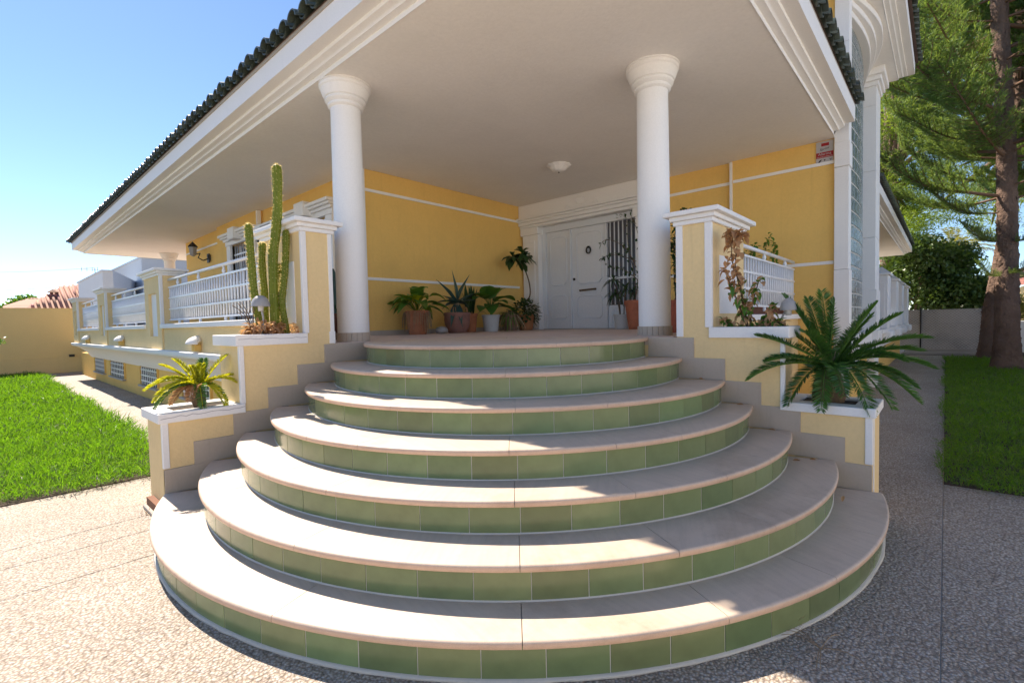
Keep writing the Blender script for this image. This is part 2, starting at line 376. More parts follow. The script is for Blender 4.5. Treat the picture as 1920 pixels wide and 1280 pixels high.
for k in range(1, 8):
    cx, cy, r = STEP[k]; z1 = k * R_; rt, lf = arc_range(cx, cy, r)
    step = bpy.data.objects.new('step', None); step.empty_display_size = .1
    hook(step, (cx + r * math.cos(math.radians(-138)), cy + r * math.sin(math.radians(-138)), z1 - R_), stair)
    # masonry core with its white grout face
    rr = r - .0306; a1, a0 = arc_range(cx, cy, rr)
    poly = arc_pts(cx, cy, rr, a0, a1, 64) + [(XR + .0, YL - .0)]
    MB().prism(poly, z1 - R_ - .03 if k > 1 else -.04, z1 - TREADT - .002).build('riser_core', 'grout', step)
    # riser tiles
    rt_o = r - .028; rt_i = r - .040; tw = .245 / rt_o; mid = math.radians(-138.2 + (7 if k % 2 else 1)); g = .0036 / rt_o
    a1, a0 = arc_range(cx, cy, rt_o)
    i0 = math.floor((a0 - mid) / tw); i1 = math.ceil((a1 - mid) / tw)
    for i in range(i0, i1):
        s0 = max(a0 + .004, mid + i * tw + g / 2); s1 = min(a1 - .004, mid + (i + 1) * tw - g / 2)
        if s1 - s0 < .03: continue
        jo = random.uniform(-.0008, .0008)
        po = arc_pts(cx, cy, rt_o + jo, s0, s1, 5); pi_ = arc_pts(cx, cy, rt_i, s0, s1, 5)[::-1]
        MB().prism(po + pi_, z1 - R_ + (.007 if k > 1 else .010), z1 - TREADT - .003).build('riser_tile', 'green', step, bev=.0015)
    # sealant bead where riser meets the tread below
    mb = MB(); n = 80; vs = []
    for i in range(n + 1):
        a = a0 + .002 + (a1 - a0 - .004) * i / n; w = random.uniform(.8, 1.25) * (.55 if k > 1 else 2.2)
        for rad, z in ((rt_o - .002, .001), (rt_o + .006 * w, .001), (rt_o + .004 * w, .004 * w), (rt_o - .002, (.007 if k > 1 else .012))):
            vs.append((cx + rad * math.cos(a), cy + rad * math.sin(a), z1 - R_ + z))
    mb.add(vs, [(i * 4 + j, (i + 1) * 4 + j, (i + 1) * 4 + j + 1, i * 4 + j + 1) for i in range(n) for j in range(3)])
    mb.build('grout_bead', 'grout', step, smooth=True)
    # tread slabs with a rounded nose
    cuts = [math.radians(c) for c in (CUT[1] if k == 1 else CUT[2])]
    if k > 2: cuts = [c + random.uniform(-.02, .02) if abs(c + 2.413) > .05 else c + random.uniform(-.004, .004) for c in cuts]
    cuts = [lf] + [c for c in sorted(cuts) if lf + .07 < c < rt - .07] + [rt]
    for i in range(len(cuts) - 1):
        s0 = cuts[i] + (.0006 if i else 0); s1 = cuts[i + 1] - (.0006 if i < len(cuts) - 2 else 0)
        n = max(6, int((s1 - s0) / .035)); vs = []
        for q in range(n + 1):
            a = s0 + (s1 - s0) * q / n; ca, sa = math.cos(a), math.sin(a)
            if k < 7:
                ox, oy, orr = STEP[k + 1]; orr -= .07; dx, dy = cx - ox, cy - oy
                bq = dx * ca + dy * sa; t = -bq + math.sqrt(max(0, bq * bq - (dx * dx + dy * dy - orr * orr)))
            else: t = .02
            for rad, z in ((t, -TREADT), (t, 0), (r - .014, 0), (r - .006, -.002), (r - .0015, -.008), (r, -.016), (r - .001, -.026), (r - .005, -TREADT)):
                vs.append((cx + rad * ca, cy + rad * sa, z1 + z))
        m = 8; fs = [(q * m + j, (q + 1) * m + j, (q + 1) * m + (j + 1) % m, q * m + (j + 1) % m) for q in range(n) for j in range(m)]
        fs += [tuple(range(m))[::-1], tuple(range(n * m, n * m + m))]
        fs = [f[::-1] for f in fs]
        if k == 7:
            sec = arc_pts(cx, cy, r - .014, s0, s1, n)
        ts = MB().add(vs, fs).build('tread_slab', 'tread', step, smooth='auto')
        ts.data.materials.append(MT['nose'])
        for pi_x in range(n):
            for j in (4, 5, 6): ts.data.polygons[pi_x * m + j].material_index = 1
    if k == 7:   # landing between the last nose and the porch floor
        for pl in ([(2.56, 4.168), (3.0, 4.168), (3.5, 3.225)], [(3.003, 4.168), (3.938, 4.168), (3.938, 3.6), (3.503, 3.225)], [(3.938, 3.597), (3.938, 1.945), (3.505, 3.215)]):
            MB().prism(pl, z1 - TREADT, z1 - .0008).build('landing_slab', 'tread', step)

# skirting tiles that climb the flank walls in steps
skL = [.872, 1.06, 1.335, 1.605, 1.855, 2.105, 2.56]
for k in range(1, 7):
    x0, x1 = skL[k - 1], skL[k] + .16
    if k == 6: x1 = 2.56
    MB().box(x0, x1, YL - .010 - .0012 * (k % 2), YL + .02, k * R_ - (0 if k > 1 else .01), (k + 1) * R_ + (0 if k < 6 else -.004)).build('skirting_tile', 'base', stair, bev=.0015)
skR = [.352, .50, .765, 1.025, 1.285, 1.53, 1.93]
for k in range(1, 7):
    y0, y1 = skR[k - 1], skR[k] + .16
    if k == 6: y1 = 1.93
    MB().box(XR - .010 - .0012 * (k % 2), XR + .02, y0, y1, k * R_ - (0 if k > 1 else .01), (k + 1) * R_ + (0 if k < 6 else -.004)).build('skirting_tile', 'base', stair, bev=.0015)

# ------------------------------------------------------------------ the two planter walls that flank the stair
def frame_cap(mb, x0, x1, y0, y1, z0, z1, hx0, hx1, hy0, hy1):
    """a slab with a planting hole"""
    o = [(x0, y0), (x1, y0), (x1, y1), (x0, y1)]; h = [(hx0, hy0), (hx1, hy0), (hx1, hy1), (hx0, hy1)]
    vs = [(*p, z0) for p in o] + [(*p, z1) for p in o] + [(*p, z0) for p in h] + [(*p, z1) for p in h]; fs = []
    for i in range(4):
        j = (i + 1) % 4
        fs += [(i, j, 4 + j, 4 + i), (4 + i, 4 + j, 12 + j, 12 + i), (8 + j, 8 + i, 12 + i, 12 + j), (j, i, 8 + i, 8 + j)]
    return mb.add(vs, fs)
def cap3(parent, x0, x1, y0, y1, z, sides=(1, 1, 1, 1)):
    """three-step white coping; sides: which of -x,+x,-y,+y overhang"""
    for i, (dz0, dz1, o) in enumerate(((0, .035, .022), (.035, .070, .045), (.070, .108, .085))):
        B('coping', 'white', parent, x0 - o * sides[0], x1 + o * sides[1], y0 - o * sides[2], y1 + o * sides[3], z + dz0 + (.0005 if i else 0), z + dz1, bev=.004)
def crack(parent, pts, axis, at, w=.004):
    mb = MB()
    for (a, z), (b, zz) in zip(pts[:-1], pts[1:]):
        if axis == 'y': mb.add([(a, at, z), (b, at, zz), (b, at, zz + w), (a, at, z + w)], [(0, 1, 2, 3)])
    mb.build('hairline_crack', 'crack', parent)
L = thing('planter_wall', (1.6, 4.4, 0), 'yellow stepped planter wall left of the stair with cactus and small sago palm growing in it', 'planter wall')
B('lower_planter', 'cream', L, .872, 1.415, YL, 4.60, 0, .675)
B('upper_planter', 'cream', L, 1.402, 1.945, YL + .001, 4.62, .0, 1.203)
B('pier', 'cream', L, 1.932, 2.205, YL + .002, 5.0, 0, 2.18)
B('landing_block', 'cream', L, 2.20, 2.62, YL + .003, 4.40, 0, 1.12)
frame_cap(MB(), .845, 1.425, YL - .022, 4.66, .675, .745, .97, 1.36, 4.27, 4.52).build('planter_coping', 'white', L, bev=.004)
frame_cap(MB(), 1.372, 1.952, YL - .022, 4.70, 1.203, 1.292, 1.50, 1.89, 4.26, 4.58).build('planter_coping', 'white', L, bev=.004)
B('planting_soil', 'soil', L, .97, 1.36, 4.27, 4.52, .66, .728); B('planting_soil', 'soil', L, 1.50, 1.89, 4.26, 4.58, 1.18, 1.272)
cap3(L, 1.932, 2.205, YL, 5.0, 2.178)
for x0, x1, z0, z1 in ((.868, .908, .346, .676), (1.398, 1.433, .745, 1.204), (1.928, 1.973, 1.292, 2.178), (2.172, 2.209, 1.192, 2.178)):
    B('corner_strip', 'white', L, x0, x1, YL - .008, YL + .03, z0, z1, bev=.003)
B('corner_foot', 'white', L, 2.160, 2.214, YL - .012, YL + .035, 1.19, 1.30, bev=.004)
B('inset_panel', 'white', L, 1.926, 1.95, 4.32, 4.75, 1.38, 1.93)
B('mosaic_plinth', 'brown', L, .825, .87, 4.20, 4.52, 0, .08); B('plinth_kerb', 'cement', L, .80, .824, 4.18, 4.52, 0, .03, bev=.006)
def zig(a, b, z, n, amp, drift):
    return [(a + (b - a) * i / n, z + drift * i / n + random.uniform(-amp, amp)) for i in range(n + 1)]
crack(L, zig(.86, 1.42, .712, 14, .006, .006), 'y', YL - .0225); crack(L, zig(1.39, 1.94, 1.258, 12, .004, -.004), 'y', YL - .0225, .003)

Rr = thing('planter_wall', (4.1, .9, 0), 'yellow stepped planter wall right of the stair with big dark sago palm in it', 'planter wall')
B('lower_planter', 'cream', Rr, XR, 4.40, .352, .905, 0, .66)
B('upper_planter', 'cream', Rr, XR + .001, 4.26, .887, 1.42, 0, 1.186)
B('pier', 'cream', Rr, XR + .002, 4.77, 1.39, 1.672, 0, 2.11)
B('landing_block', 'cream', Rr, XR + .003, 4.3, 1.665, 2.0, 0, 1.12)
frame_cap(MB(), XR - .022, 4.434, .33, .895, .66, .722, 4.06, 4.34, .46, .80).build('planter_coping', 'white', Rr, bev=.004)
frame_cap(MB(), XR - .022, 4.28, .835, 1.405, 1.186, 1.270, 4.02, 4.22, .93, 1.33).build('planter_coping', 'white', Rr, bev=.004)
B('planting_soil', 'soil', Rr, 4.06, 4.34, .46, .80, .64, .705); B('planting_soil', 'soil', Rr, 4.02, 4.22, .93, 1.33, 1.16, 1.25)
cap3(Rr, XR, 4.77, 1.39, 1.672, 2.108)
for y0, y1, z0, z1 in ((.348, .390, .346, .662), (.868, .897, .722, 1.187), (1.386, 1.440, 1.27, 2.108), (1.619, 1.676, 1.192, 2.108)):
    B('corner_strip', 'white', Rr, XR - .008, XR + .03, y0, y1, z0, z1, bev=.003)
B('corner_strip', 'white', Rr, 3.99, 4.03, .346, .36, .0, .662)
B('inset_panel', 'white', Rr, 4.12, 4.56, 1.386, 1.41, 1.38, 1.86)

# ------------------------------------------------------------------ the villa
V = thing('villa', (6, 6, 0), 'yellow villa with white columns, deep white eaves and dark green tiled roof', 'house')
ZF, ZC = 7 * R_, 3.71
def part(name): 
    o = bpy.data.objects.new(name, None); o.empty_display_size = .1; return hook(o, (6, 6, ZF), V)
# porch floor
fl = part('porch_floor')
cx, cy, r = STEP[7]
def floor_rect(x0, x1, y0, y1): B('floor_slab', 'floor', fl, x0, x1, y0, y1, ZF - .08, ZF)
nx = 8
for i in range(nx):
    for j in range(4):
        w = (7.8 - 2.203) / nx; h = (6.548 - 4.172) / 4
        floor_rect(2.203 + i * w + .0015, 2.203 + (i + 1) * w - .0015, 4.172 + j * h + .0015, 4.172 + (j + 1) * h - .0015)
for i in range(6):
    for j in range(4):
        w = (7.8 - 3.942) / 6; h = (4.169 - 1.70) / 4
        floor_rect(3.942 + i * w + .0015, 3.942 + (i + 1) * w - .0015, 1.70 + j * h + .0015, 1.70 + (j + 1) * h - .0015)
B('terrace_floor', 'floor', fl, 2.10, 3.99, 6.552, 18.7, ZF - .08, ZF)
B('terrace_floor', 'floor', fl, 4.0, 7.0, 15.7, 18.7, ZF - .08, ZF - .004)
# walls
wl_ = part('walls')
def wall(*d): return B('wall', 'stucco', wl_, *d)
def wall_win(x0, x1, ya, yb, wy0, wy1, z0, z1, wz1):
    wall(x0, x1, ya, wy0, z0, z1); wall(x0, x1, wy1, yb, z0, z1); wall(x0, x1, wy0, wy1, wz1, z1)
wall_win(4.0, 4.3, 6.56, 10.3, 7.62, 8.80, 0, 3.8, 3.17)
wall_win(3.9, 4.3, 10.3, 12.7, 10.58, 11.74, 0, 3.8, 3.17)
wall(4.0, 4.3, 12.7, 15.56, 0, 3.8); wall(4.3, 8.1, 15.3, 15.56, 0, 3.8)
wall(4.301, 7.809, 6.55, 6.80, 0, 3.8)
wall(4.0, 4.30, 6.55, 6.559, 0, 3.8)
wall(7.87, 8.15, 2.44, 4.0, 0, 3.8); wall(7.81, 8.15, 1.12, 2.439, 0, 3.8); wall(7.87, 8.15, 6.0, 6.9, 0, 3.8); wall(7.87, 8.15, 4.0, 6.0, 3.2, 3.8)
wall(2.265, 2.45, 5.0, 20.5, 0, .70); 
# white string courses
for z in (2.06, 3.40):
    B('string_course', 'white', wl_, 4.01, 7.56, 6.535, 6.56, z - .022, z + .022, bev=.003)
    B('string_course', 'white', wl_, 7.795, 7.82, 1.13, 2.42, z - .022, z + .022, bev=.003)
    B('string_course', 'white', wl_, 7.855, 7.88, 2.46, 3.52, z - .022, z + .022, bev=.003)
    B('string_course', 'white', wl_, 3.985, 4.02, 12.72, 15.55, z - .022, z + .022, bev=.003)
B('string_course', 'white', wl_, 3.985, 4.02, 6.56, 7.1, 3.38, 3.42, bev=.003)
B('wall_strip', 'white', wl_, 7.795, 7.86, 2.43, 2.47, ZF, ZC - .01, bev=.003); B('wall_strip', 'white', wl_, 3.975, 4.03, 6.525, 6.575, ZF, ZC - .01, bev=.003)
B('wall_strip', 'white', wl_, 3.88, 3.96, 10.26, 10.31, ZF, ZC - .01, bev=.003)
for i in range(18):
    x0 = 4.02 + i * .197
    B('skirting_tile', 'base', wl_, x0 + .001, x0 + .196, 6.538, 6.56, ZF, ZF + .075)
# ceiling and cornice
def holes(x0, x1, y0, y1): B('ceiling', 'ceiling', V, x0, x1, y0, y1, ZC, ZC + .08)
holes(2.32, 8.0, 1.114, 6.54); B('ceiling', 'ceiling', V, 2.32, 4.2, 6.541, 19.36, ZC, ZC + .08); B('ceiling', 'ceiling', V, 4.201, 9.0, 15.5, 19.36, ZC + .0005, ZC + .08)
PROF = [(0, 3.70), (-.03, 3.708), (0, 3.7055), (.006, 3.7055), (.006, 3.750), (.064, 3.752), (.068, 3.762), (.085, 3.772), (.122, 3.784), (.126, 3.814), (.231, 3.816), (.233, 4.005), (.14, 4.012)]
PROF = PROF[2:]
def sweep(path, prof, name, mat, parent, cap=True):
    n = len(path); dirs = [(Vector(path[i + 1]) - Vector(path[i])).normalized() for i in range(n - 1)]
    nor = [Vector((d[1], -d[0])) for d in dirs]
    vs = []
    for i in range(n):
        a = nor[max(0, i - 1)]; b = nor[min(n - 2, i)]; m = (a + b); m = m / (m.dot(a)) if m.length > 1e-6 else a
        for o, z in prof: vs.append((path[i][0] + m[0] * o, path[i][1] + m[1] * o, z))
    k = len(prof); fs = [(i * k + j, (i + 1) * k + j, (i + 1) * k + j + 1, i * k + j + 1) for i in range(n - 1) for j in range(k - 1)]
    if cap: fs += [tuple(range(k)), tuple(range((n - 1) * k, n * k))[::-1]]
    return MB().add(vs, fs).build(name, mat, parent, smooth='auto')
# outward is to the right of travel: walk the eaves from the far left, towards us, then away to the right
EP = [(12.0, 19.367), (2.32, 19.367), (2.32, 1.114), (7.65, 1.114)]
EPr = EP[::-1]
def outward(path):   # normals must point away from the roof
    return path
sweep([(p[0], p[1]) for p in EPr], [(-o, z) for o, z in PROF], 'cornice', 'white', V)
# roof: slopes and the visible first course of barrel tiles
RF = part('roof')
sl = math.tan(math.radians(17)); zE = 4.035
zt_ = zE + 5.58 * sl
MB().add([(2.06, .87, zE), (2.06, 19.62, zE), (7.64, 14.04, zt_), (7.64, 6.45, zt_)], [(0, 1, 2, 3)]).build('roof_slope', 'tileclay', RF)
MB().add([(2.06, .87, zE), (7.64, 6.45, zt_), (7.64, .87, zE)], [(0, 1, 2)]).build('roof_slope', 'tileclay', RF)
MB().add([(2.06, 19.62, zE), (12, 19.62, zE), (12, 14.04, zt_), (7.64, 14.04, zt_)], [(0, 1, 2, 3)]).build('roof_slope', 'tileclay', RF)
B('mortar_bed', 'cement', RF, 2.075, 2.14, .90, 19.6, 4.006, 4.045); B('mortar_bed', 'cement', RF, 2.141, 7.645, .885, .95, 4.006, 4.045)
def tile_mesh(name, mat, r, up, ln):
    """half-barrel with thickness, axis along +X and rising"""
    mb = MB(); n = 8; vs = []
    for x, rr in ((0, r), (ln, r * .86)):
        for q in (rr, rr - .014):
            for i in range(n + 1):
                a = PI * i / n; h = math.sin(a) * q * (1 if up else -1) * .95
                vs.append((x, -math.cos(a) * q, h + x * sl))
    m = n + 1; fs = []
    for i in range(n):
        fs += [(i, i + 1, 2 * m + i + 1, 2 * m + i), (m + i + 1, m + i, 3 * m + i, 3 * m + i + 1), (i + 1, i, m + i, m + i + 1), (2 * m + i, 2 * m + i + 1, 3 * m + i + 1, 3 * m + i)]
    fs += [(0, m, 3 * m, 2 * m), (n, 2 * m + n, 3 * m + n, m + n)]
    me = bpy.data.meshes.new(name); me.from_pydata(vs, [], fs); me.update(); me.polygons.foreach_set('use_smooth', [True] * len(me.polygons))
    try: me.set_sharp_from_angle(angle=math.radians(40))
    except Exception: pass
    me.materials.append(MT[mat]); return me
COVER = tile_mesh('roof_tile', 'tile', .084, True, .62); PAN = tile_mesh('channel_tile', 'tile', .072, False, .60)
def put(me, name, loc, rotz, parent, rx=0):
    o = bpy.data.objects.new(name, me); o.rotation_euler = (rx, 0, rotz); return hook(o, Vector(loc), parent)
PITCH = .2045
for i in range(93):
    y = .82 + i * PITCH
    if y > 19.7: break
    put(COVER, 'roof_tile', (1.985 + random.uniform(-.012, .012), y + random.uniform(-.006, .006), zE + .012), random.uniform(-.03, .03), RF)
    put(PAN, 'channel_tile', (2.035, y + PITCH / 2, zE + .062), 0, RF)
for i in range(28):
    x = 2.06 + i * PITCH
    if x > 7.62: break
    put(COVER, 'roof_tile', (x + random.uniform(-.006, .006), .795 + random.uniform(-.012, .012), zE + .012), PI / 2 + random.uniform(-.03, .03), RF)
    put(PAN, 'channel_tile', (x + PITCH / 2, .845, zE + .062), PI / 2, RF)

# columns
def column(c, R, zt=ZC):
    col = bpy.data.objects.new('column', None); hook(col, (c[0], c[1], ZF), V)
    h = zt - ZF
    MB().lathe([(R, .085), (R, h * .3), (R * .985, h * .6), (R * .95, h - .232)], (c[0], c[1], ZF), 40).build('shaft', 'white', col, smooth='auto')
    a = R * .95; t = R * 1.62
    pr = [(a - .01, -.235), (a + .014, -.228), (a + .026, -.215), (a + .026, -.198), (a + .018, -.190), (a + .034, -.182), (a + .050, -.165), (a + .050, -.150), (a + .042, -.143), (a + .058, -.136),
          (a + .070, -.110), (a + .082, -.078), (t - .014, -.055), (t - .004, -.048), (t, -.040), (t, -.022), (t - .006, -.016), (t + .004, -.012), (t + .004, -.001)]
    MB().lathe([(q, h + z) for q, z in pr], (c[0], c[1], ZF), 48).build('capital', 'white', col, smooth='auto')
    n = 20
    for i in range(n):
        a0 = 2 * PI * i / n + .012; a1 = 2 * PI * (i + 1) / n - .012
        MB().prism(arc_pts(c[0], c[1], R + .012, a0, a1, 2) + arc_pts(c[0], c[1], R - .01, a1, a0, 2), ZF, ZF + .088).build('base_tile', 'base', col)
    return col
column((2.562, 4.45), .150); column((4.39, 2.085), .150); column((4.15, 17.9), .150)

# front door with side panel and barred light under a moulded portal
D = part('portal')
B('frieze', 'white', D, 7.575, 7.86, 3.55, 6.545, 3.45, 3.705, bev=.004)
for x, z0, z1 in ((7.50, 3.405, 3.448), (7.535, 3.365, 3.404), (7.56, 3.30, 3.364), (7.60, 3.245, 3.299)):
    B('cornice_moulding', 'white', D, x, 7.86, 3.55, 6.545, z0, z1, bev=.006)
for y0, y1 in ((6.10, 6.50), (3.58, 3.97)):
    B('pilaster', 'white', D, 7.64, 7.87, y0, y1, ZF, 3.10, bev=.004); B('pilaster_panel', 'white', D, 7.625, 7.65, y0 + .08, y1 - .08, 1.75, 2.98, bev=.008)
    B('pilaster_capital', 'white', D, 7.60, 7.87, y0 - .03, y1 + .03, 3.10, 3.244, bev=.012, seg=2); B('pilaster_base', 'white', D, 7.61, 7.87, y0 - .02, y1 + .02, ZF, 1.55, bev=.01)
# scrolled ornament on the frieze
orn = MB(); c0 = (7.57, 5.02, 3.52)
orn.tube([(7.572, c0[1] + .11 * math.cos(t), c0[2] + .05 + .07 * math.sin(t)) for t in [i * 2 * PI / 20 for i in range(21)]], .010, 6)
orn.tube([(7.572, c0[1] + .30 - .6 * t, c0[2] - .10 + .05 * math.sin(t * 2 * PI)) for t in [i / 16 for i in range(17)]], .012, 6)
orn.tube([(7.572, c0[1] - .30 + .05 * math.cos(t), c0[2] - .05 + .05 * math.sin(t)) for t in [i * 1.6 * PI / 14 for i in range(15)]], .010, 6)
orn.tube([(7.572, c0[1] + .30 + .05 * math.cos(t), c0[2] - .05 + .05 * math.sin(t)) for t in [i * 1.6 * PI / 14 for i in range(15)]], .010, 6)
orn.build('scroll_ornament', 'white', D, smooth=True)
DX = 7.80
door = part('front_door')
def mould(parent, y0, y1, z0, z1, x, cutc=.05):
    """raised moulding with clipped corners"""
    p = [(y0 + cutc, z0), (y1 - cutc, z0), (y1, z0 + cutc), (y1, z1 - cutc), (y1 - cutc, z1), (y0 + cutc, z1), (y0, z1 - cutc), (y0, z0 + cutc), (y0 + cutc, z0)]
    MB().tube([(x, a, b) for a, b in p], .012, 6).build('panel_moulding', 'whitewood', parent, smooth=True)
B('door_leaf', 'whitewood', door, DX, DX + .05, 4.635, 5.40, ZF + .012, 3.12, bev=.004)
B('side_leaf', 'whitewood', door, DX - .004, DX + .05, 5.43, 6.00, ZF + .012, 3.12, bev=.004)
B('door_post', 'whitewood', door, DX - .035, DX + .06, 5.402, 5.428, ZF, 3.12, bev=.004); B('door_post', 'whitewood', door, DX - .035, DX + .06, 4.605, 4.633, ZF, 3.12, bev=.004)
B('door_post', 'whitewood', door, DX - .04, DX + .06, 6.002, 6.098, ZF, 3.12, bev=.004); B('door_head', 'whitewood', door, DX - .04, DX + .06, 3.972, 6.098, 3.122, 3.243, bev=.004)
mould(door, 4.73, 5.28, 2.06, 3.02, DX - .003, .07); mould(door, 4.73, 5.28, 1.40, 1.82, DX - .003, .05)
mould(door, 5.52, 5.91, 2.06, 3.00, DX - .007, .06); mould(door, 5.52, 5.91, 1.40, 1.86, DX - .007, .05)
B('kick_panel', 'whitewood', door, DX, DX + .05, 3.97, 4.603, ZF + .012, 1.62, bev=.004)
for i in range(7): B('kick_flute', 'whitewood', door, DX - .012, DX + .01, 4.03 + i * .082, 4.075 + i * .082, ZF + .05, 1.57, bev=.006)
B('side_glass', 'glass', door, DX + .03, DX + .04, 3.97, 4.60, 1.622, 3.12)
for i in range(7): MB().tube([(DX - .01, 4.03 + i * .085, 1.63), (DX - .01, 4.03 + i * .085, 3.12)], .011, 8).build('grille_bar', 'metalwhite', door, smooth=True)
MB().box(DX - .018, DX - .004, 3.975, 4.60, 2.085, 2.125).build('grille_rail', 'metalwhite', door)
MB().tube([(DX - .03, 5.0 + .046 * math.cos(t), 2.67 + .06 * math.sin(t)) for t in [i * 2 * PI / 18 for i in range(19)]], .014, 8).build('door_knocker', 'iron', door, smooth=True)
MB().lathe([(.0, 0), (.03, .0), (.035, .02), (.02, .035), (0, .04)], (DX - .03, 5.0, 2.71), 12, False).build('knocker_boss', 'iron', door, smooth=True)
MB().tube([(DX - .02, 5.20, 1.925), (DX - .06, 5.19, 1.925), (DX - .06, 4.87, 1.935), (DX - .02, 4.86, 1.935)], [.02, .016, .016, .02], 8).build('pull_handle', 'bronze', door, smooth=True)
MB().tube([(DX - .015, 5.345, 2.15), (DX + .005, 5.345, 2.15)], .026, 14).build('lock', 'iron', door, smooth='auto')
B('threshold', 'cement', door, DX - .05, DX + .08, 3.97, 6.09, ZF + .001, ZF + .012)
B('dark_hall', 'dark', door, 7.87, 8.14, 3.99, 6.0, ZF, 3.2)

# barred french windows on the long wing
def window(yc, x, w=1.16, z1=3.17):
    wn_o = bpy.data.objects.new('window', None); hook(wn_o, (x, yc, ZF), V)
    y0, y1 = yc - w / 2, yc + w / 2
    B('glass_pane', 'glass', wn_o, x + .17, x + .18, y0, y1, ZF, z1)
    for a, b in ((y0, y0 + .07), (y1 - .07, y1), (yc - .035, yc + .035)): B('sash', 'whitewood', wn_o, x + .14, x + .19, a, b, ZF, z1, bev=.003)
    for a, b in ((y0 - .22, y0), (y1, y1 + .22)):
        B('pilaster', 'white', wn_o, x - .05, x + .13, a, b, ZF, z1, bev=.004); B('pilaster_panel', 'white', wn_o, x - .06, x - .04, a + .05, b - .05, 1.7, z1 - .1, bev=.006)
    for i, (dx, z0, zz) in enumerate(((.06, z1 + .001, z1 + .09), (.10, z1 + .091, z1 + .14), (.15, z1 + .141, z1 + .18), (.19, z1 + .181, z1 + .235))):
        B('window_cornice', 'white', wn_o, x - dx, x + .12, y0 - .22 - dx * .6, y1 + .22 + dx * .6, z0, zz, bev=.005)
    B('keystone', 'white', wn_o, x - .23, x + .05, yc - .17, yc + .17, z1 + .05, z1 + .29, bev=.01)
    n = 10
    for i in range(n): MB().tube([(x + .04, y0 + w * (i + .5) / n, ZF + .05), (x + .04, y0 + w * (i + .5) / n, z1)], .009, 6).build('bar', 'metalwhite', wn_o, smooth=True)
    for z in (1.75, 2.35, 2.95): B('bar_rail', 'metalwhite', wn_o, x + .03, x + .05, y0, y1, z, z + .03)
    B('dark_room', 'dark', wn_o, x + .2, x + .5, y0, y1, ZF, z1)
window(8.21, 4.0); window(11.16, 3.9)

# moulded ledge, parapets, pillars and basement of the long wing
LEDGE = [(-.33, .62), (-.305, .65), (-.28, .70), (-.235, .77), (-.17, .84), (-.10, .90), (-.02, .945), (.045, .965), (.05, .985), (.068, .990), (.068, 1.040), (.058, 1.045), (-.3, 1.045)]
sweep([(1.932, 5.0), (1.932, 18.72), (4.2, 18.72)], [(-o, z) for o, z in LEDGE], 'ledge_moulding', 'white', V)
PIL = [(8.95, 9.95), (13.55, 14.5), (17.8, 18.72)]
seg = [5.0] + [v for p in PIL for v in p]
for a, b in zip(seg[0:6:2], seg[1:6:2]):
    B('parapet', 'cream', V, 1.955, 2.16, a, b, 1.0455, 1.372); B('parapet_sill', 'white', V, 1.905, 2.21, a + .002, b - .002, 1.372, 1.437, bev=.006)
for a, b in PIL:
    p = bpy.data.objects.new('pillar', None); hook(p, (2.07, (a + b) / 2, 1.046), V)
    ra, rb = a + .25, b - .25
    for d in ((1.98, 2.22, a, b, 1.046, 2.185), (1.932, 1.979, a, ra, 1.046, 2.184), (1.932, 1.979, rb, b, 1.046, 2.184), (1.932, 1.979, ra, rb, 1.046, 1.25), (1.932, 1.979, ra, rb, 1.93, 2.184)):
        B('pillar_body', 'cream', p, *d)
    B('inset_panel', 'white', p, 1.974, 1.9805, ra, rb, 1.25, 1.93)
    B('corner_strip', 'white', p, 1.926, 1.97, a - .006, a + .035, 1.437, 2.184, bev=.003)
    cap3(p, 1.932, 2.22, a, b, 2.183)
for y0, y1 in ((7.9, 9.3), (10.9, 12.25), (13.85, 15.5), (16.3, 17.8)):
    w_ = bpy.data.objects.new('basement_window', None); hook(w_, (2.26, (y0 + y1) / 2, .26), V)
    B('opening_shade', 'dark', w_, 2.2635, 2.27, y0, y1, .26, .615)  # flat dark sheet; shade inside the window opening put into its colour
    for i in range(9): B('grille_bar', 'metalwhite', w_, 2.25, 2.262, y0 + .06 + (y1 - y0 - .12) * i / 8 - .01, y0 + .06 + (y1 - y0 - .12) * i / 8 + .01, .27, .61)
    for z in (.33, .44, .55): B('grille_rail', 'metalwhite', w_, 2.246, 2.258, y0 + .02, y1 - .02, z, z + .022)
    for a, b in ((y0 - .04, y0), (y1, y1 + .04)): B('jamb', 'stucco', w_, 2.235, 2.264, a, b, .24, .63)
    B('sill', 'cement', w_, 2.20, 2.266, y0 - .05, y1 + .05, .22, .255)

# terrace edge and base on the right of the stair
B('base_wall', 'stucco', V, 4.30, 7.79, 1.66, 1.695, 0, 1.30); B('parapet', 'cream', V, 4.772, 7.80, 1.55, 1.659, .4, 1.305)
B('parapet_sill', 'white', V, 4.775, 7.805, 1.50, 1.69, 1.306, 1.372, bev=.006)

# ------------------------------------------------------------------ stair tower: pilasters, curved glass-block bay, upper eaves
T = part('tower')
for z0, z1, e in ((0, .62, -.01), (.62, 1.05, .03), (1.054, 1.95, .012), (1.954, 3.30, 0), (3.304, 3.62, .012), (3.624, 4.9, 0), (4.904, 5.75, 0)):
    B('pilaster_block', 'white', T, 7.745 - e, 7.955, .956 - e, 1.118, z0, z1, bev=.004)
for z0, z1, e in ((0, .62, 0), (.62, 1.05, .05), (1.054, 1.80, .02), (1.804, 2.75, 0), (2.754, 3.95, 0), (3.954, 5.12, 0), (5.124, 5.46, 0)):
    B('pilaster_block', 'white', T, 11.05 - e, 11.70, .955 - e, 1.25, z0, z1, bev=.005)
for i, (o, z0, z1) in enumerate(((.03, 5.46, 5.54), (.07, 5.541, 5.62), (.12, 5.621, 5.75))): B('pilaster_capital', 'white', T, 11.05 - o, 11.70 + o, .955 - o, 1.25, z0, z1, bev=.008)
Bx0, Bx1 = 7.955, 11.05
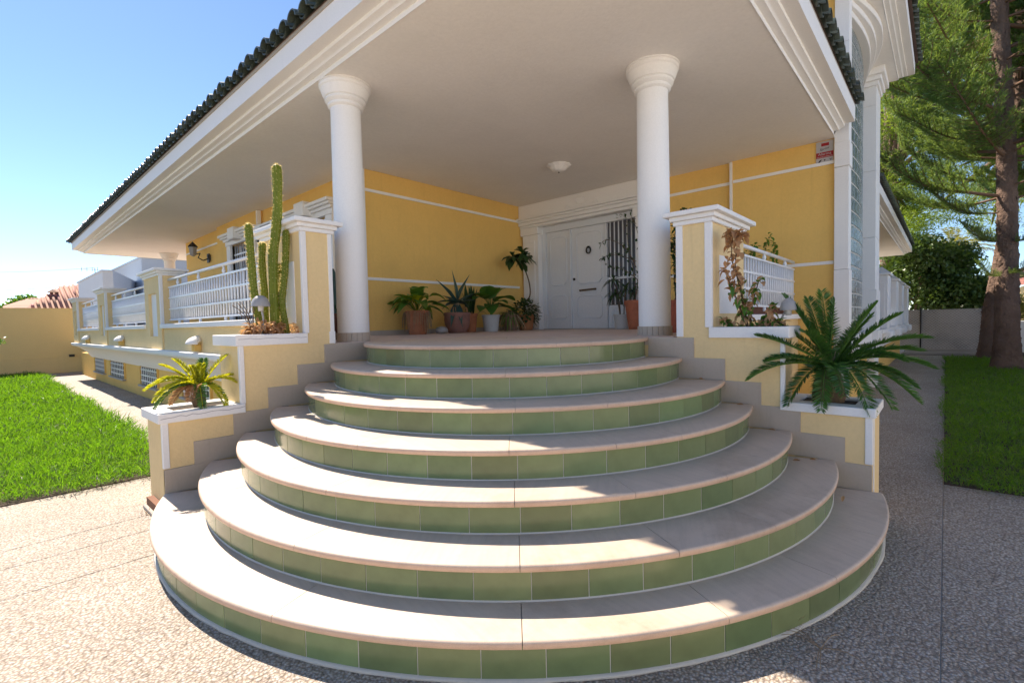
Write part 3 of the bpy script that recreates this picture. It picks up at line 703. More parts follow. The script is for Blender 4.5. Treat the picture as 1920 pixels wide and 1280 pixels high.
def bay_y(x, bulge=.12): 
    t = (x - Bx0) / (Bx1 - Bx0); return 1.10 + .06 * t - bulge * math.sin(PI * t)
ncol, nrow = 13, 23; cw = (Bx1 - Bx0) / ncol; chh = (5.72 - 1.06) / nrow
blk = []
for i in range(ncol):
    x0, x1 = Bx0 + i * cw, Bx0 + (i + 1) * cw; ya, yb = bay_y(x0), bay_y(x1)
    me = None
    for j in range(nrow):
        z0 = 1.06 + j * chh
        g = .010
        if me is None:
            mb = MB(); mb.prism([(x0 + g, ya + .012), (x1 - g, yb + .012), (x1 - g, yb + .07), (x0 + g, ya + .07)], z0 + g, z0 + chh - g)
            o = mb.build('glass_block', 'gblock', T, bev=.008); me = o
        else: inst(me, WLOC[me.name] + Vector((0, 0, j * chh)), T)
mb = MB(); vs = []
for i in range(ncol * 2 + 1):
    x = Bx0 + i * cw / 2; y = bay_y(x) if i % 2 == 0 else (bay_y(x - cw / 2) + bay_y(x + cw / 2)) / 2
    vs += [(x, y + .020, 1.05), (x, y + .020, 5.74), (x, y + .10, 5.74), (x, y + .10, 1.05)]
mb.add(vs, [(i * 4 + a, (i + 1) * 4 + a, (i + 1) * 4 + (a + 1) % 4, i * 4 + (a + 1) % 4) for i in range(ncol * 2) for a in range(4)]).build('block_mortar', 'grout', T)
B('bay_base', 'white', T, 7.956, 11.0, 1.0, 1.4, .62, 1.048, bev=.01); B('bay_plinth', 'stucco', T, 7.956, 11.0, 1.07, 1.4, 0, .619)
B('tower_wall', 'stucco', T, 7.82, 7.95, 1.13, 9.0, 3.82, 5.74); B('tower_wall', 'stucco', T, 7.96, 11.69, 1.32, 9.0, 3.0, 5.74)
for k, (o, z0, z1) in enumerate(((.10, 5.50, 5.58), (.18, 5.581, 5.66), (.27, 5.661, 5.745))):
    n = 24; po = [(Bx0 + (Bx1 - Bx0) * i / n, bay_y(Bx0 + (Bx1 - Bx0) * i / n, .12 + o * .7) - o * .25) for i in range(n + 1)]
    MB().prism(po + [(Bx1, 1.2), (Bx0, 1.14)], z0, z1).build('arch_moulding', 'white', T, bev=.006)
UEP = [(6.9, 9.6), (6.9, .70), (11.85, .70), (11.85, 9.6)]
sweep(UEP, [(o, z + 2.04) for o, z in PROF], 'upper_cornice', 'white', T)
B('upper_soffit', 'ceiling', T, 6.9, 11.85, .70, 9.6, 5.75, 5.83)
mt = MB().add([(6.6, .42, 6.07), (12.15, .42, 6.07), (12.15, 9.6, 6.07), (6.6, 9.6, 6.07), (9.4, 4.2, 7.2), (9.4, 6.0, 7.2)], [(0, 1, 4), (1, 2, 5, 4), (2, 3, 5), (3, 0, 4, 5), (0, 3, 2, 1)])
mt.build('upper_roof_slope', 'tileclay', T)
UT = part('upper_roof')
for i in range(27):
    x = 6.72 + i * PITCH
    put(COVER, 'roof_tile', (x, .36 + random.uniform(-.01, .01), 6.07), PI / 2, UT)

# right-hand terrace beyond the tower
TR = part('side_terrace')
sweep([(11.70, 1.10), (20.4, 1.10), (20.4, 4.0)][::1], [(o * .85 + (.0 if z < .7 else .0), z) for o, z in [(.03, .60), (.05, .66), (.11, .76), (.17, .86), (.22, .95), (.25, .97), (.25, 1.045), (-.1, 1.046)]], 'terrace_ledge', 'white', TR)
B('terrace_base', 'stucco', TR, 11.71, 20.3, 1.10, 1.4, 0, .62); B('terrace_slab', 'floor', TR, 11.71, 20.3, 1.12, 4.0, .97, 1.03)
for x0, x1 in ((12.7, 13.35), (15.1, 15.75), (17.2, 17.85), (19.6, 20.25)):
    p = bpy.data.objects.new('terrace_pillar', None); hook(p, ((x0 + x1) / 2, 1.0, 1.046), TR)
    B('terrace_pillar_body', 'white', TR, x0, x1, .885, 1.15, 1.047, 2.16, bev=.01)
    MB().add([(x0 - .04, .845, 2.161), (x1 + .04, .845, 2.161), (x1 + .04, 1.19, 2.161), (x0 - .04, 1.19, 2.161), (x0 - .04, .845, 2.20), (x1 + .04, .845, 2.20), (x1 + .04, 1.19, 2.20), (x0 - .04, 1.19, 2.20), ((x0 + x1) / 2, 1.02, 2.36)],
             [(3, 2, 1, 0), (0, 1, 5, 4), (1, 2, 6, 5), (2, 3, 7, 6), (3, 0, 4, 7), (4, 5, 8), (5, 6, 8), (6, 7, 8), (7, 4, 8)]).build('pillar_cap', 'white', TR)
    B('inset_panel', 'white', TR, x0 - .006, x0 + .01, .94, 1.09, 1.25, 2.0, bev=.004); bpy.data.objects.remove(p)
    B('ledge_bracket', 'white', TR, x0 - .03, x1 + .03, .80, 1.13, .80, 1.0, bev=.05, seg=3)
for a, b in ((13.35, 15.1), (15.75, 17.2), (17.85, 19.6)):
    B('terrace_parapet', 'white', TR, a + .002, b - .002, 1.0, 1.12, 1.047, 1.50, bev=.006)
sweep([(11.72, 1.22), (24.5, 1.22), (24.5, 5.0)], [(o, z - .06) for o, z in PROF], 'terrace_cornice', 'white', TR)
B('terrace_soffit', 'ceiling', TR, 11.72, 24.5, 1.22, 5.0, 3.65, 3.73); B('terrace_wall', 'stucco', TR, 11.72, 22.0, 3.2, 3.4, 1.03, 3.65)
MB().add([(11.7, .96, 3.97), (24.8, .96, 3.97), (24.8, 5, 3.97), (11.7, 5, 5.2), (23.0, 5, 5.2)], [(0, 1, 4, 3), (1, 2, 4)]).build('terrace_roof', 'tileclay', TR)
for i in range(62): put(COVER, 'roof_tile', (11.85 + i * PITCH, .90, 3.985), PI / 2, TR)
B('villa_core', 'dark', V, 8.16, 11.6, 1.7, 15.2, 0.1, 3.70)

# ------------------------------------------------------------------ railings
def railing(pts_loc, label, axis, at, a, b, ztop, zb0, zb1, n, mids, group='white railings'):
    loc = (at, (a + b) / 2, zb0 - .06) if axis == 'y' else ((a + b) / 2, at, zb0 - .06)
    t = thing('railing', loc, label, 'railing', group)
    def P(u, z, d=0): return (at + d, u, z) if axis == 'y' else (u, at + d, z)
    MB().tube([P(a, ztop), P(b, ztop)], .021, 10).build('handrail', 'metalwhite', t, smooth=True)
    for z in (zb0, zb1, *mids):
        c = MB(); A = P(a, z - .011, -.016); Bq = P(b, z + .011, .016); c.box(A[0], Bq[0], A[1], Bq[1], A[2], Bq[2]); c.build('rail', 'metalwhite', t)
    me = None
    for i in range(n):
        u = a + (b - a) * (i + .5) / n
        if me is None: me = MB().tube([P(u, zb0), P(u, zb1)], .0125, 6).build('bar', 'metalwhite', t, smooth=True); u0_ = u
        else: inst(me, WLOC[me.name] + Vector(P(u - u0_, 0, -at) if axis == 'y' else P(u - u0_, 0, -at)), t)
    k = max(2, round((b - a) / 1.0))
    for i in range(k):
        u = a + (b - a) * (i + .5) / k
        MB().lathe([(.012, zb1), (.016, zb1 + .02), (.024, zb1 + .045), (.014, zb1 + .07), (.012, ztop)], (*P(u, 0)[:2], 0), 8).build('post', 'metalwhite', t, smooth=True)
        MB().lathe([(.014, zb0 - .06), (.02, zb0 - .04), (.014, zb0)], (*P(u, 0)[:2], 0), 8).build('foot', 'metalwhite', t, smooth=True)
    return t
railing(None, 'white metal railing behind the cactus, nearest of the three along the long left wing', 'y', 2.05, 5.02, 8.94, 2.12, 1.50, 2.00, 40, (1.665, 1.835))
railing(None, 'white metal railing, middle of the three spans along the long left wing', 'y', 2.05, 9.96, 13.54, 2.12, 1.50, 2.00, 36, (1.665, 1.835))
railing(None, 'white metal railing, farthest of the three spans along the long left wing', 'y', 2.05, 14.51, 17.79, 2.12, 1.50, 2.00, 33, (1.665, 1.835))
railing(None, 'white metal railing right of the porch between the right pier and the alarm sign wall', 'x', 1.60, 4.80, 7.76, 2.10, 1.47, 2.00, 30, (1.655, 1.83))

# ------------------------------------------------------------------ lamps, sign and other fittings
def wall_light(y, label):
    t = thing('wall_light', (1.9, y, 1.10), label, 'lamp', 'white shell lights on the parapet')
    mb = MB(); n, m = 10, 7; vs = []
    for i in range(n + 1):
        for j in range(m + 1):
            a = PI * i / n; b = PI / 2 * j / m
            vs.append((1.955 - .16 * math.sin(b) * (.35 + .65 * math.sin(a)), y - .125 * math.cos(a) * (.55 + .45 * math.sin(b)), 1.155 + .11 * math.cos(b) * (.3 + .7 * math.sin(a))))
    k = m + 1; fs = [(i * k + j, (i + 1) * k + j, (i + 1) * k + j + 1, i * k + j + 1) for i in range(n) for j in range(m)]
    o = mb.add(vs, fs).build('visor', 'white', t, smooth=True); s = o.modifiers.new('thick', 'SOLIDIFY'); s.thickness = .012
    B('lamp_box', 'stucco', t, 1.875, 1.955, y - .065, y + .065, 1.065, 1.15, bev=.008)
wall_light(7.2, 'white shell wall light on the parapet, nearest to the cactus planter')
wall_light(11.95, 'white shell wall light on the parapet, middle one of the three')
wall_light(16.1, 'white shell wall light on the parapet, farthest one of the three')
t = thing('wall_lantern', (3.98, 13.9, 3.30), 'iron lantern on a scrolled bracket at the far end of the wing wall', 'lantern')
MB().lathe([(.03, -.20), (.075, -.17), (.10, .02), (.012, .13), (.012, .17)], (3.72, 13.9, 3.36), 6, a0=.3).build('lantern_cage', 'mush', t)
MB().lathe([(.12, 0), (.115, .02), (.02, .12)], (3.72, 13.9, 3.38), 6, a0=.3).build('lantern_roof', 'iron', t)
MB().tube([(3.99, 13.7, 3.10), (3.88, 13.72, 3.05), (3.80, 13.8, 3.12), (3.86, 13.85, 3.24), (3.74, 13.9, 3.20), (3.72, 13.9, 3.16)], .014, 6).build('scroll_bracket', 'iron', t, smooth=True)
MB().tube([(3.97, 13.55 + .09 * math.cos(a), 3.10 + .09 * math.sin(a)) for a in [i * PI / 6 for i in range(11)]], .013, 6).build('scroll_bracket', 'iron', t, smooth=True)
B('wall_plate', 'iron', t, 3.975, 3.999, 13.6, 13.75, 3.0, 3.22, bev=.004)
t = thing('air_conditioner', (3.85, 9.6, 3.02), 'white air conditioner hung high on the wing wall behind the cactus', 'air conditioner')
B('casing', 'metalwhite', t, 3.68, 3.985, 9.1, 9.95, 3.02, 3.30, bev=.02, seg=2)
for i in range(6): B('louvre', 'mush', t, 3.672, 3.682, 9.15, 9.6, 3.05 + i * .037, 3.065 + i * .037)
B('bracket', 'iron', t, 3.7, 3.99, 9.2, 9.24, 2.99, 3.018); B('bracket', 'iron', t, 3.7, 3.99, 9.8, 9.84, 2.99, 3.018)
t = thing('ceiling_lamp', (6.0, 4.36, ZC), 'scalloped glass shade lamp on the porch ceiling before the door', 'lamp')
sh = MB().lathe([(.05, -.006), (.165, -.010), (.18, -.02), (.168, -.032), (.135, -.045), (.12, -.07), (.10, -.095), (.06, -.112), (0, -.118)], (6.0, 4.36, ZC), 48, False, wob=lambda a, z: .045 * math.sin(12 * a) * (1 if z > -.08 else .4))
sh.build('glass_shade', 'white', t, smooth=True)
MB().lathe([(.10, -.02), (.10, -.0005)], (6.0, 4.36, ZC), 24).build('ceiling_rose', 'white', t)
MB().lathe([(0, -.135), (.012, -.13), (.008, -.117), (0, -.116)], (6.0, 4.36, ZC), 10, False).build('finial', 'bronze', t, smooth=True)

t = thing('alarm_sign', (7.80, 1.235, 3.39), 'grey alarm company sign with a red band at the top of the wall', 'sign')
SY0, SY1, SZ0, SZ1 = 1.135, 1.335, 3.392, 3.698
B('sign_plate', 'signwhite', t, 7.796, 7.808, SY0, SY1, SZ0, SZ1)
B('red_band', 'signred', t, 7.7935, 7.797, SY0 + .001, SY1 - .001, 3.478, 3.552)
B('logo_block', 'signred', t, 7.7935, 7.797, 1.185, 1.275, 3.632, 3.672)
def text(body, y, z, size, mat, parent, name, shear=0, sx=1, rot=0):
    cu = bpy.data.curves.new(name, 'FONT'); cu.body = body; cu.size = size; cu.extrude = .0006; cu.align_x = 'CENTER'; cu.align_y = 'CENTER'; cu.shear = shear
    cu.resolution_u = 2
    tmp = bpy.data.objects.new(name, cu); COL.objects.link(tmp)
    dg = bpy.context.evaluated_depsgraph_get(); me = bpy.data.meshes.new_from_object(tmp.evaluated_get(dg)); bpy.data.objects.remove(tmp)
    co = np.empty(len(me.vertices) * 3); me.vertices.foreach_get('co', co); co = co.reshape(-1, 3)
    cr, sr = math.cos(rot), math.sin(rot); X = co[:, 0] * sx * cr - co[:, 1] * sr; Y = co[:, 0] * sx * sr + co[:, 1] * cr
    new = np.stack([-co[:, 2], -X, Y], 1); me.vertices.foreach_set('co', new.reshape(-1)); me.update()
    me.materials.clear(); me.materials.append(MT[mat]); o = bpy.data.objects.new(name, me); return hook(o, Vector((7.7925, y, z)), parent)
text('Alarma', 1.235, 3.527, .050, 'signwhite', t, 'lettering', 0, 1.05)
for y0, y1 in ((1.302, 1.325), (1.252, 1.296), (1.236, 1.246), (1.176, 1.230), (1.145, 1.170)): B('small_print', 'signwhite', t, 7.7925, 7.7936, y0, y1, 3.4875, 3.4935)
text('Sprint', 1.240, 3.595, .046, 'signdark', t, 'lettering', .3, 1.0, .12)
MB().add([(7.7935, 1.31, 3.42), (7.7935, 1.29, 3.42), (7.7935, 1.275, 3.445), (7.7935, 1.26, 3.455), (7.7935, 1.285, 3.456), (7.7935, 1.30, 3.44)], [(0, 1, 2, 3, 4, 5)]).build('pictogram', 'signdark', t)
MB().add([(7.7935, 1.235, 3.43), (7.7935, 1.222, 3.452), (7.7935, 1.248, 3.452)], [(0, 1, 2)]).build('pictogram', 'signdark', t)
MB().tube([(7.7935, 1.165, 3.425), (7.7935, 1.165, 3.44), (7.7935, 1.18, 3.455)], .003, 5).tube([(7.7935, 1.165, 3.44), (7.7935, 1.15, 3.455)], .003, 5).build('pictogram', 'signdark', t)

def garden_lamp(base, top, r, label):
    t = thing('garden_lamp', base, label, 'lamp')
    MB().tube([base, (Vector(base) + Vector(top)) / 2 + Vector((.015, 0, .02)), top], .008, 6).build('stake', 'mush', t, smooth=True)
    MB().lathe([(r, -.03), (r * .98, -.005), (r * .8, .03), (r * .45, .055), (0, .065)], top, 20, False).build('lamp_hood', 'mush', t, smooth=True)
    MB().lathe([(.02, -.07), (.025, -.02), (.02, 0)], top, 10).build('bulb_holder', 'whitepot', t, smooth=True)
garden_lamp((1.635, 4.31, 1.27), (1.615, 4.27, 1.555), .072, 'grey mushroom garden lamp standing between the cactus stems')
garden_lamp((4.10, .955, 1.25), (4.13, .885, 1.42), .058, 'grey disc garden lamp on a stake behind the big sago palm')

# ------------------------------------------------------------------ plants
def interp(pts, n):
    P = [Vector(p) for p in pts]; out = []
    m = len(P)
    for i in range(n + 1):
        u = i / n * (m - 1); k = min(int(u), m - 2); t = u - k
        p0, p1, p2, p3 = P[max(0, k - 1)], P[k], P[k + 1], P[min(m - 1, k + 2)]
        out.append(.5 * ((2 * p1) + (p2 - p0) * t + (2 * p0 - 5 * p1 + 4 * p2 - p3) * t * t + (3 * p1 - p0 - 3 * p2 + p3) * t ** 3))
    return out
t = thing('cactus', (1.75, 4.42, 1.28), 'tall columnar cactus of five ribbed green stems in the upper left planter', 'cactus')
for pts, r in (([(1.665, 4.40, 1.27), (1.64, 4.42, 1.51), (1.62, 4.42, 1.73), (1.61, 4.42, 1.98), (1.60, 4.42, 2.235)], .028),
               ([(1.74, 4.50, 1.27), (1.74, 4.5, 1.65), (1.73, 4.5, 1.91), (1.74, 4.5, 2.10)], .0265),
               ([(1.77, 4.38, 1.27), (1.77, 4.38, 1.73), (1.78, 4.38, 1.99), (1.80, 4.38, 2.11), (1.83, 4.38, 2.35), (1.84, 4.38, 2.58), (1.84, 4.38, 2.775)], .035),
               ([(1.865, 4.36, 1.27), (1.83, 4.36, 1.56), (1.85, 4.36, 1.73), (1.88, 4.36, 2.0), (1.89, 4.36, 2.21)], .027),
               ([(1.87, 4.50, 1.27), (1.86, 4.5, 1.55), (1.86, 4.5, 1.75), (1.88, 4.5, 1.925)], .015)):
    n = 40; P = interp(pts, n); rad = []
    for i in range(n + 1):
        s = i / n; e = max(0, (s - .955) / .045); rad.append(r * (.86 + .14 * min(1, s * 4)) * (1 + .05 * math.sin(s * 23)) * math.sqrt(max(.02, 1 - e * e)))
    nr = 9
    st = MB().tube(P, rad, nr * 4, True, rib=lambda k: 1 + .13 * math.cos(2 * PI * k / 4)).build('stem', 'cactus', t, smooth=True)
    bs, ds = [], []
    V0 = [Vector(v.co) + WLOC[st.name] for v in st.data.vertices]
    for i in range(0, n + 1):
        for k in range(nr):
            p = V0[i * nr * 4 + k * 4]; c = P[i]
            if i < n:
                q = p.lerp(V0[(i + 1) * nr * 4 + k * 4], random.random())
            else: q = p
            for _ in range(6):
                bs.append(q); ds.append((q - c).normalized() + Vector(np.random.normal(size=3) * .55))
    bs, ds = np.array(bs), np.array(ds)
    tri_mesh('spines', blades(bs, ds, np.random.uniform(.007, .020, len(bs)), np.full(len(bs), .0019)), 'spine', st, 4, 'stuff')

def dead_clump(parent, c, rx, ry, h, n, name, mat, size, curl=.5):
    mb = MB()
    for i in range(n):
        a = random.uniform(0, 2 * PI); q = math.sqrt(random.random()); p = Vector((c[0] + rx * q * math.cos(a), c[1] + ry * q * math.sin(a), c[2] + h * random.random() * (1 - .5 * q)))
        d = Vector((math.cos(a) * .8, math.sin(a) * .8, random.uniform(-.4, 1.0))) + Vector(np.random.normal(size=3) * .4)
        mb.leaf(p, d, size * random.uniform(.6, 1.3), size * random.uniform(.3, .55), curl * random.uniform(.2, 1.4), random.uniform(.1, .6), 3)
    return mb.build(name, mat, parent, smooth=True, kind='stuff')
t = thing('dried_succulent', (1.68, 4.37, 1.28), 'brown withered leaf clump around the foot of the cactus', 'dead plant')
dead_clump(t, (1.665, 4.34, 1.27), .15, .11, .16, 360, 'withered_leaves', 'deadleaf', .062)
dead_clump(t, (1.93, 4.34, 1.27), .05, .05, .15, 40, 'withered_leaves', 'deadleaf', .05)
mb = MB()
for i in range(8): mb.tube(bez((1.6, 4.4, 1.3), (1.6 - .1 * random.random(), 4.35, 1.45), (1.42 + .2 * random.random(), 4.35 + .1 * random.random(), 1.45 + .12 * random.random()), 5), .003, 4)
mb.build('dry_twigs', 'wood', t, smooth=True)

def frond(parent, base, tip, lift, mat, leaf_len, nl=46, rach='wood', wl=.009, vee=.55, name='frond', droop=.25, mx=0):
    base, tip = Vector(base), Vector(tip); mid = (base + tip) / 2 + Vector((mx, 0, lift)); P = bez(base, mid, tip, 24)
    f = MB().tube(P, [.0065 * (1 - .8 * i / 24) + .001 for i in range(25)], 5).build(name, rach, parent, smooth=True)
    bs, ds, ls, ws = [], [], [], []
    L = (tip - base).length
    for i in range(nl):
        s = .08 + .91 * i / (nl - 1); u = s * 24; k = min(23, int(u)); p = P[k].lerp(P[k + 1], u - k); tan = (P[k + 1] - P[k]).normalized()
        side = tan.cross(Vector((0, 0, 1)))
        if side.length < .1: side = tan.cross(Vector((0, 1, 0)))
        side.normalize(); nor = side.cross(tan).normalized()
        env = min(1, .45 + s * 2.2) * (1 - max(0, (s - .72) / .28) ** 2 * .62)
        for sg in (-1, 1):
            d = side * sg * (1 - .25 * s) + tan * (.30 + .50 * s) + nor * vee * .6 + Vector(np.random.normal(size=3) * .06)
            bs.append(p); ds.append(d); ls.append(leaf_len * env * random.uniform(.9, 1.08)); ws.append(wl)
    q = blades(np.array(bs), np.array(ds), np.array(ls), np.array(ws), droop)
    tri_mesh('leaflets', q, mat, f, 4)
    return f
# big dark sago palm, right lower planter
t = thing('sago_palm', (4.2, .63, .70), 'large dark green sago palm spreading over the right lower planter', 'sago palm')
C0 = Vector((4.19, .62, .955))
mb = MB(); mb.lathe([(.085, -.03), (.10, .05), (.095, .14), (.075, .22), (.04, .27)], (4.19, .635, .70), 16, wob=lambda a, z: .08 * math.sin(9 * a + z * 60)).build('trunk', 'wood', t, smooth=True)
dead_clump(t, (4.19, .635, .74), .085, .085, .2, 120, 'old_leaf_stubs', 'wood', .045, .1)
tips = [((4.26, .95, 1.51), .10), ((4.35, .80, 1.48), .08), ((4.20, .60, 1.46), .06), ((4.42, .41, 1.34), .10), ((4.30, .23, 1.34), .14), ((4.40, .08, 1.17), .22), ((4.30, .05, .97), .26), ((4.38, .12, 1.08), .2), ((4.25, .14, .84), .3),
        ((4.12, .12, .76), .34), ((4.0, .25, .72), .34), ((3.93, .36, .68), .36), ((3.87, .63, .69), .36), ((3.88, .84, .70), .32), ((4.3, .70, 1.53), .05), ((4.25, .36, 1.42), .08), ((4.15, .86, 1.43), .06), ((4.1, 1.03, 1.33), .10), ((3.80, 1.08, .88), .26), ((3.80, 1.02, 1.205), .14), ((3.78, .95, 1.02), .18), ((4.05, .76, 1.22), .16),
        ((4.62, .45, 1.08), .2), ((3.86, .50, .80), .33), ((4.20, .20, 1.02), .26), ]
for tp, lf_ in tips: frond(t, C0 + Vector(np.random.normal(size=3) * .012), tp, lf_ * .62, 'cycad', .100, 100, 'leafmid', .0105, .62, droop=.06, mx=-.15 if tp[1] > .9 and tp[2] < 1.25 else 0)
mb = MB()
for i in range(7): a = i * .9; mb.tube([C0, C0 + Vector((math.cos(a) * .03, math.sin(a) * .03, .10 + .03 * random.random()))], [.009, .002], 5)
mb.build('young_shoots', 'straw', t, smooth=True)
# small yellowing sago palm, left lower planter
t = thing('sago_palm', (1.165, 4.38, .735), 'small yellow green sago palm with some dead fronds in the left lower planter', 'sago palm')
C1 = Vector((1.168, 4.38, .875))
MB().lathe([(.035, 0), (.05, .05), (.045, .10), (.025, .15)], (1.165, 4.38, .728), 12, wob=lambda a, z: .1 * math.sin(7 * a + z * 70)).build('trunk', 'wood', t, smooth=True)
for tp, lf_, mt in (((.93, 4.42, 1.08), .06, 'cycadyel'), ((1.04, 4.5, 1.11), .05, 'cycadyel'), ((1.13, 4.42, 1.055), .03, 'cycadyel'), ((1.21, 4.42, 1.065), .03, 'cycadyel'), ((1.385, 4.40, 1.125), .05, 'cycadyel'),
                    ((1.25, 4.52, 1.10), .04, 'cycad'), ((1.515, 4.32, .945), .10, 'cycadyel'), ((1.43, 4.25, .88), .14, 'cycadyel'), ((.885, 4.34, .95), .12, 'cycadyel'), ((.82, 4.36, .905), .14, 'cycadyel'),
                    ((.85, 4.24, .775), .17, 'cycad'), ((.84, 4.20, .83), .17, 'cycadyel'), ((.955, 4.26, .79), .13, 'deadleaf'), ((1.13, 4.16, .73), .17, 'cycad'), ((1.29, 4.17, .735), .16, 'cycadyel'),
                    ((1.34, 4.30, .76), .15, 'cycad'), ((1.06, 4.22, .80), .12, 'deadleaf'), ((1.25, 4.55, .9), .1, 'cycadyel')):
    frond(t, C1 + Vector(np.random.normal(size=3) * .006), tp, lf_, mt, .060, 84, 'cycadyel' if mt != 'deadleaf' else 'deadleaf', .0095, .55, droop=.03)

# half dry climber, right upper planter
t = thing('withered_shrub', (4.1, 1.15, 1.25), 'half withered shrub with curled brown leaves in the right upper planter', 'shrub')
ST = [[(4.1, 1.16, 1.25), (4.08, 1.19, 1.45), (4.06, 1.22, 1.66), (4.06, 1.27, 1.80), (4.05, 1.26, 2.0)], [(4.1, 1.17, 1.25), (4.08, 1.20, 1.5), (4.05, 1.24, 1.75), (4.04, 1.21, 1.98)],
      [(4.1, 1.15, 1.25), (4.07, 1.12, 1.45), (4.05, 1.07, 1.62)], [(4.1, 1.12, 1.25), (4.08, 1.03, 1.33), (4.06, .97, 1.42)], [(4.1, 1.18, 1.25), (4.05, 1.27, 1.28), (4.04, 1.33, 1.33)],
      [(4.1, 1.16, 1.25), (4.06, 1.24, 1.5), (4.05, 1.33, 1.74)], [(4.1, 1.1, 1.25), (4.06, 1.0, 1.28), (4.05, .93, 1.31)]]
ml, mg, mw = MB(), MB(), MB()
for S in ST:
    P = interp(S, 16); mw.tube(P, [.007 * (1 - .75 * i / 16) + .0015 for i in range(17)], 5)
    for i in range(3, 17):
        for _ in range(3):
            p = P[i] + Vector(np.random.normal(size=3) * .012); d = Vector(np.random.normal(size=3)) + Vector((-.3, 0, .2))
            green = (P[i].z < 1.62 and random.random() < .45)
            (mg if green else ml).leaf(p, d, random.uniform(.04, .072), random.uniform(.028, .052), random.uniform(.1, .9), random.uniform(.1, .55), 3)
for c in ((4.05, 1.275, 2.0), (4.04, 1.205, 1.985)):
    for _ in range(22): ml.leaf(Vector(c) + Vector(np.random.normal(size=3) * .022), np.random.normal(size=3), .06, .042, .5, .4, 3)
mw.build('stems', 'wood', t, smooth=True); ml.build('brown_leaves', 'deadleaf', t, smooth=True, kind='stuff'); mg.build('green_leaves', 'leafmid', t, smooth=True, kind='stuff')

# ---- pots on the porch
def pot(name, loc, label, h, rt, rb, mat, rim=.012, soilmat='soil', cat='plant pot', belly=0):
    t = thing(name, loc, label, cat, None)
    pr = [(rb * .96, 0), (rb, .008)] + [(rb + (rt - rb) * s + belly * math.sin(PI * s), h * s * .86) for s in (.25, .5, .75, 1)] + [(rt + rim, h * .865), (rt + rim, h * .99), (rt + rim * .5, h), (rt - .012, h), (rt - .014, h * .88), (0, h * .88)]
    MB().lathe(pr, loc, 28, False).build('pot', mat, t, smooth='auto')
    MB().lathe([(rt - .013, 0), (0, .006)], (loc[0], loc[1], loc[2] + h * .885), 20, False).build('potting_soil', soilmat, t)
    return t
ZP = ZF + .001
def arching(parent, c, n, L0, L1, w, mat, el0=.2, el1=1.2, bend=.6, name='leaf', petiole=0, fold=.2, yaw=None, shape=None):
    for i in range(n):
        a = (2 * PI * i / n + random.uniform(-.3, .3)) if yaw is None else random.uniform(*yaw); e = random.uniform(el0, el1); L_ = random.uniform(L0, L1)
        d = Vector((math.cos(a) * math.cos(e), math.sin(a) * math.cos(e), math.sin(e))); b = Vector(c); mb = MB()
        if petiole:
            pl = petiole * random.uniform(.6, 1.2); e2 = min(1.5, e + .5); d2 = Vector((math.cos(a) * math.cos(e2), math.sin(a) * math.cos(e2), math.sin(e2))); q = b + d2 * pl
            mb.tube([b, b + d2 * pl * .6, q], .004, 4); b = q
        mb.leaf(b, d, L_, w * random.uniform(.8, 1.2), bend * random.uniform(.5, 1.3), fold, 5, shape=shape)
        mb.build(name, mat, parent, smooth=True)
def dry_skirt(parent, c, r, n, ln, mat='straw', name='dry_strands'):
    mb = MB()
    for i in range(n):
        a = random.uniform(0, 2 * PI); p0 = Vector((c[0] + r * .8 * math.cos(a), c[1] + r * .8 * math.sin(a), c[2])); o = r * random.uniform(1.05, 1.3)
        p2 = Vector((c[0] + o * math.cos(a), c[1] + o * math.sin(a), c[2] - ln * random.uniform(.3, 1))); P = bez(p0, (c[0] + o * math.cos(a), c[1] + o * math.sin(a), c[2] + .05), p2, 5)
        mb.tube(P, .0035, 3)
    mb.build(name, mat, parent, kind='stuff')
heart = lambda t: (math.sin(PI * min(1, t ** .6)) ** .7)
t = pot('potted_plant', (4.63, 6.13, ZP), 'reddish terracotta pot with bright broad leaves and dry hanging roots, leftmost by the porch wall', .37, .175, .135, 'terra', cat='potted plant')
arching(t, (4.63, 6.13, ZP + .34), 36, .25, .38, .17, 'leafmid', .0, 1.2, .5, petiole=.26, shape=heart); arching(t, (4.60, 6.10, ZP + .34), 5, .2, .26, .13, 'cycadyel', .3, 1.0, .4, petiole=.18)
dry_skirt(t, (4.63, 6.13, ZP + .35), .185, 90, .33)
t = pot('potted_agave', (5.43, 6.10, ZP), 'weathered round clay pot holding a blue green agave', .34, .215, .15, 'terraold', belly=.025, cat='potted plant')
for d, L_ in (((-.62, .1, .75), .56), ((-.05, .1, 1), .60), ((.42, -.05, .85), .60), ((.85, -.1, .45), .58), ((-1, -.1, .28), .50), ((-.9, -.3, .05), .45), ((.3, -.9, .35), .40), ((-.4, -.8, .3), .42), ((.0, .9, .5), .4), ((.9, .3, .15), .42), ((-.5, -.3, -.45), .42), ((-.2, -.4, -.4), .40)):
    MB().leaf((5.43, 6.10, ZP + .48), d, L_ * 1.08, .125, .10 if d[2] > .4 else .25, .35, 7, shape=lambda t: (.55 + .9 * t if t < .4 else (1 - t) / .6 * .91) * 1.0).build('agave_leaf', 'agave', t, smooth=True)
MB().tube([(5.43, 6.1, ZP + .28), (5.43, 6.1, ZP + .50)], .05, 10).build('stem', 'straw', t, smooth=True); dry_skirt(t, (5.43, 6.10, ZP + .42), .15, 26, .3, 'deadleaf', 'dead_leaves')
t = pot('potted_plant', (5.90, 6.30, ZP), 'narrow red clay pot with upright snake plant blades behind the agave', .33, .14, .11, 'terra', cat='potted plant')
for i in range(20): MB().leaf((5.90 + random.uniform(-.07, .07), 6.28 + random.uniform(-.06, .06), ZP + .29), (random.uniform(-.22, .22), random.uniform(-.2, .15), 1), random.uniform(.4, .6), .06, .02, .3, 5).build('snake_plant_blade', 'leafdark', t, smooth=True)
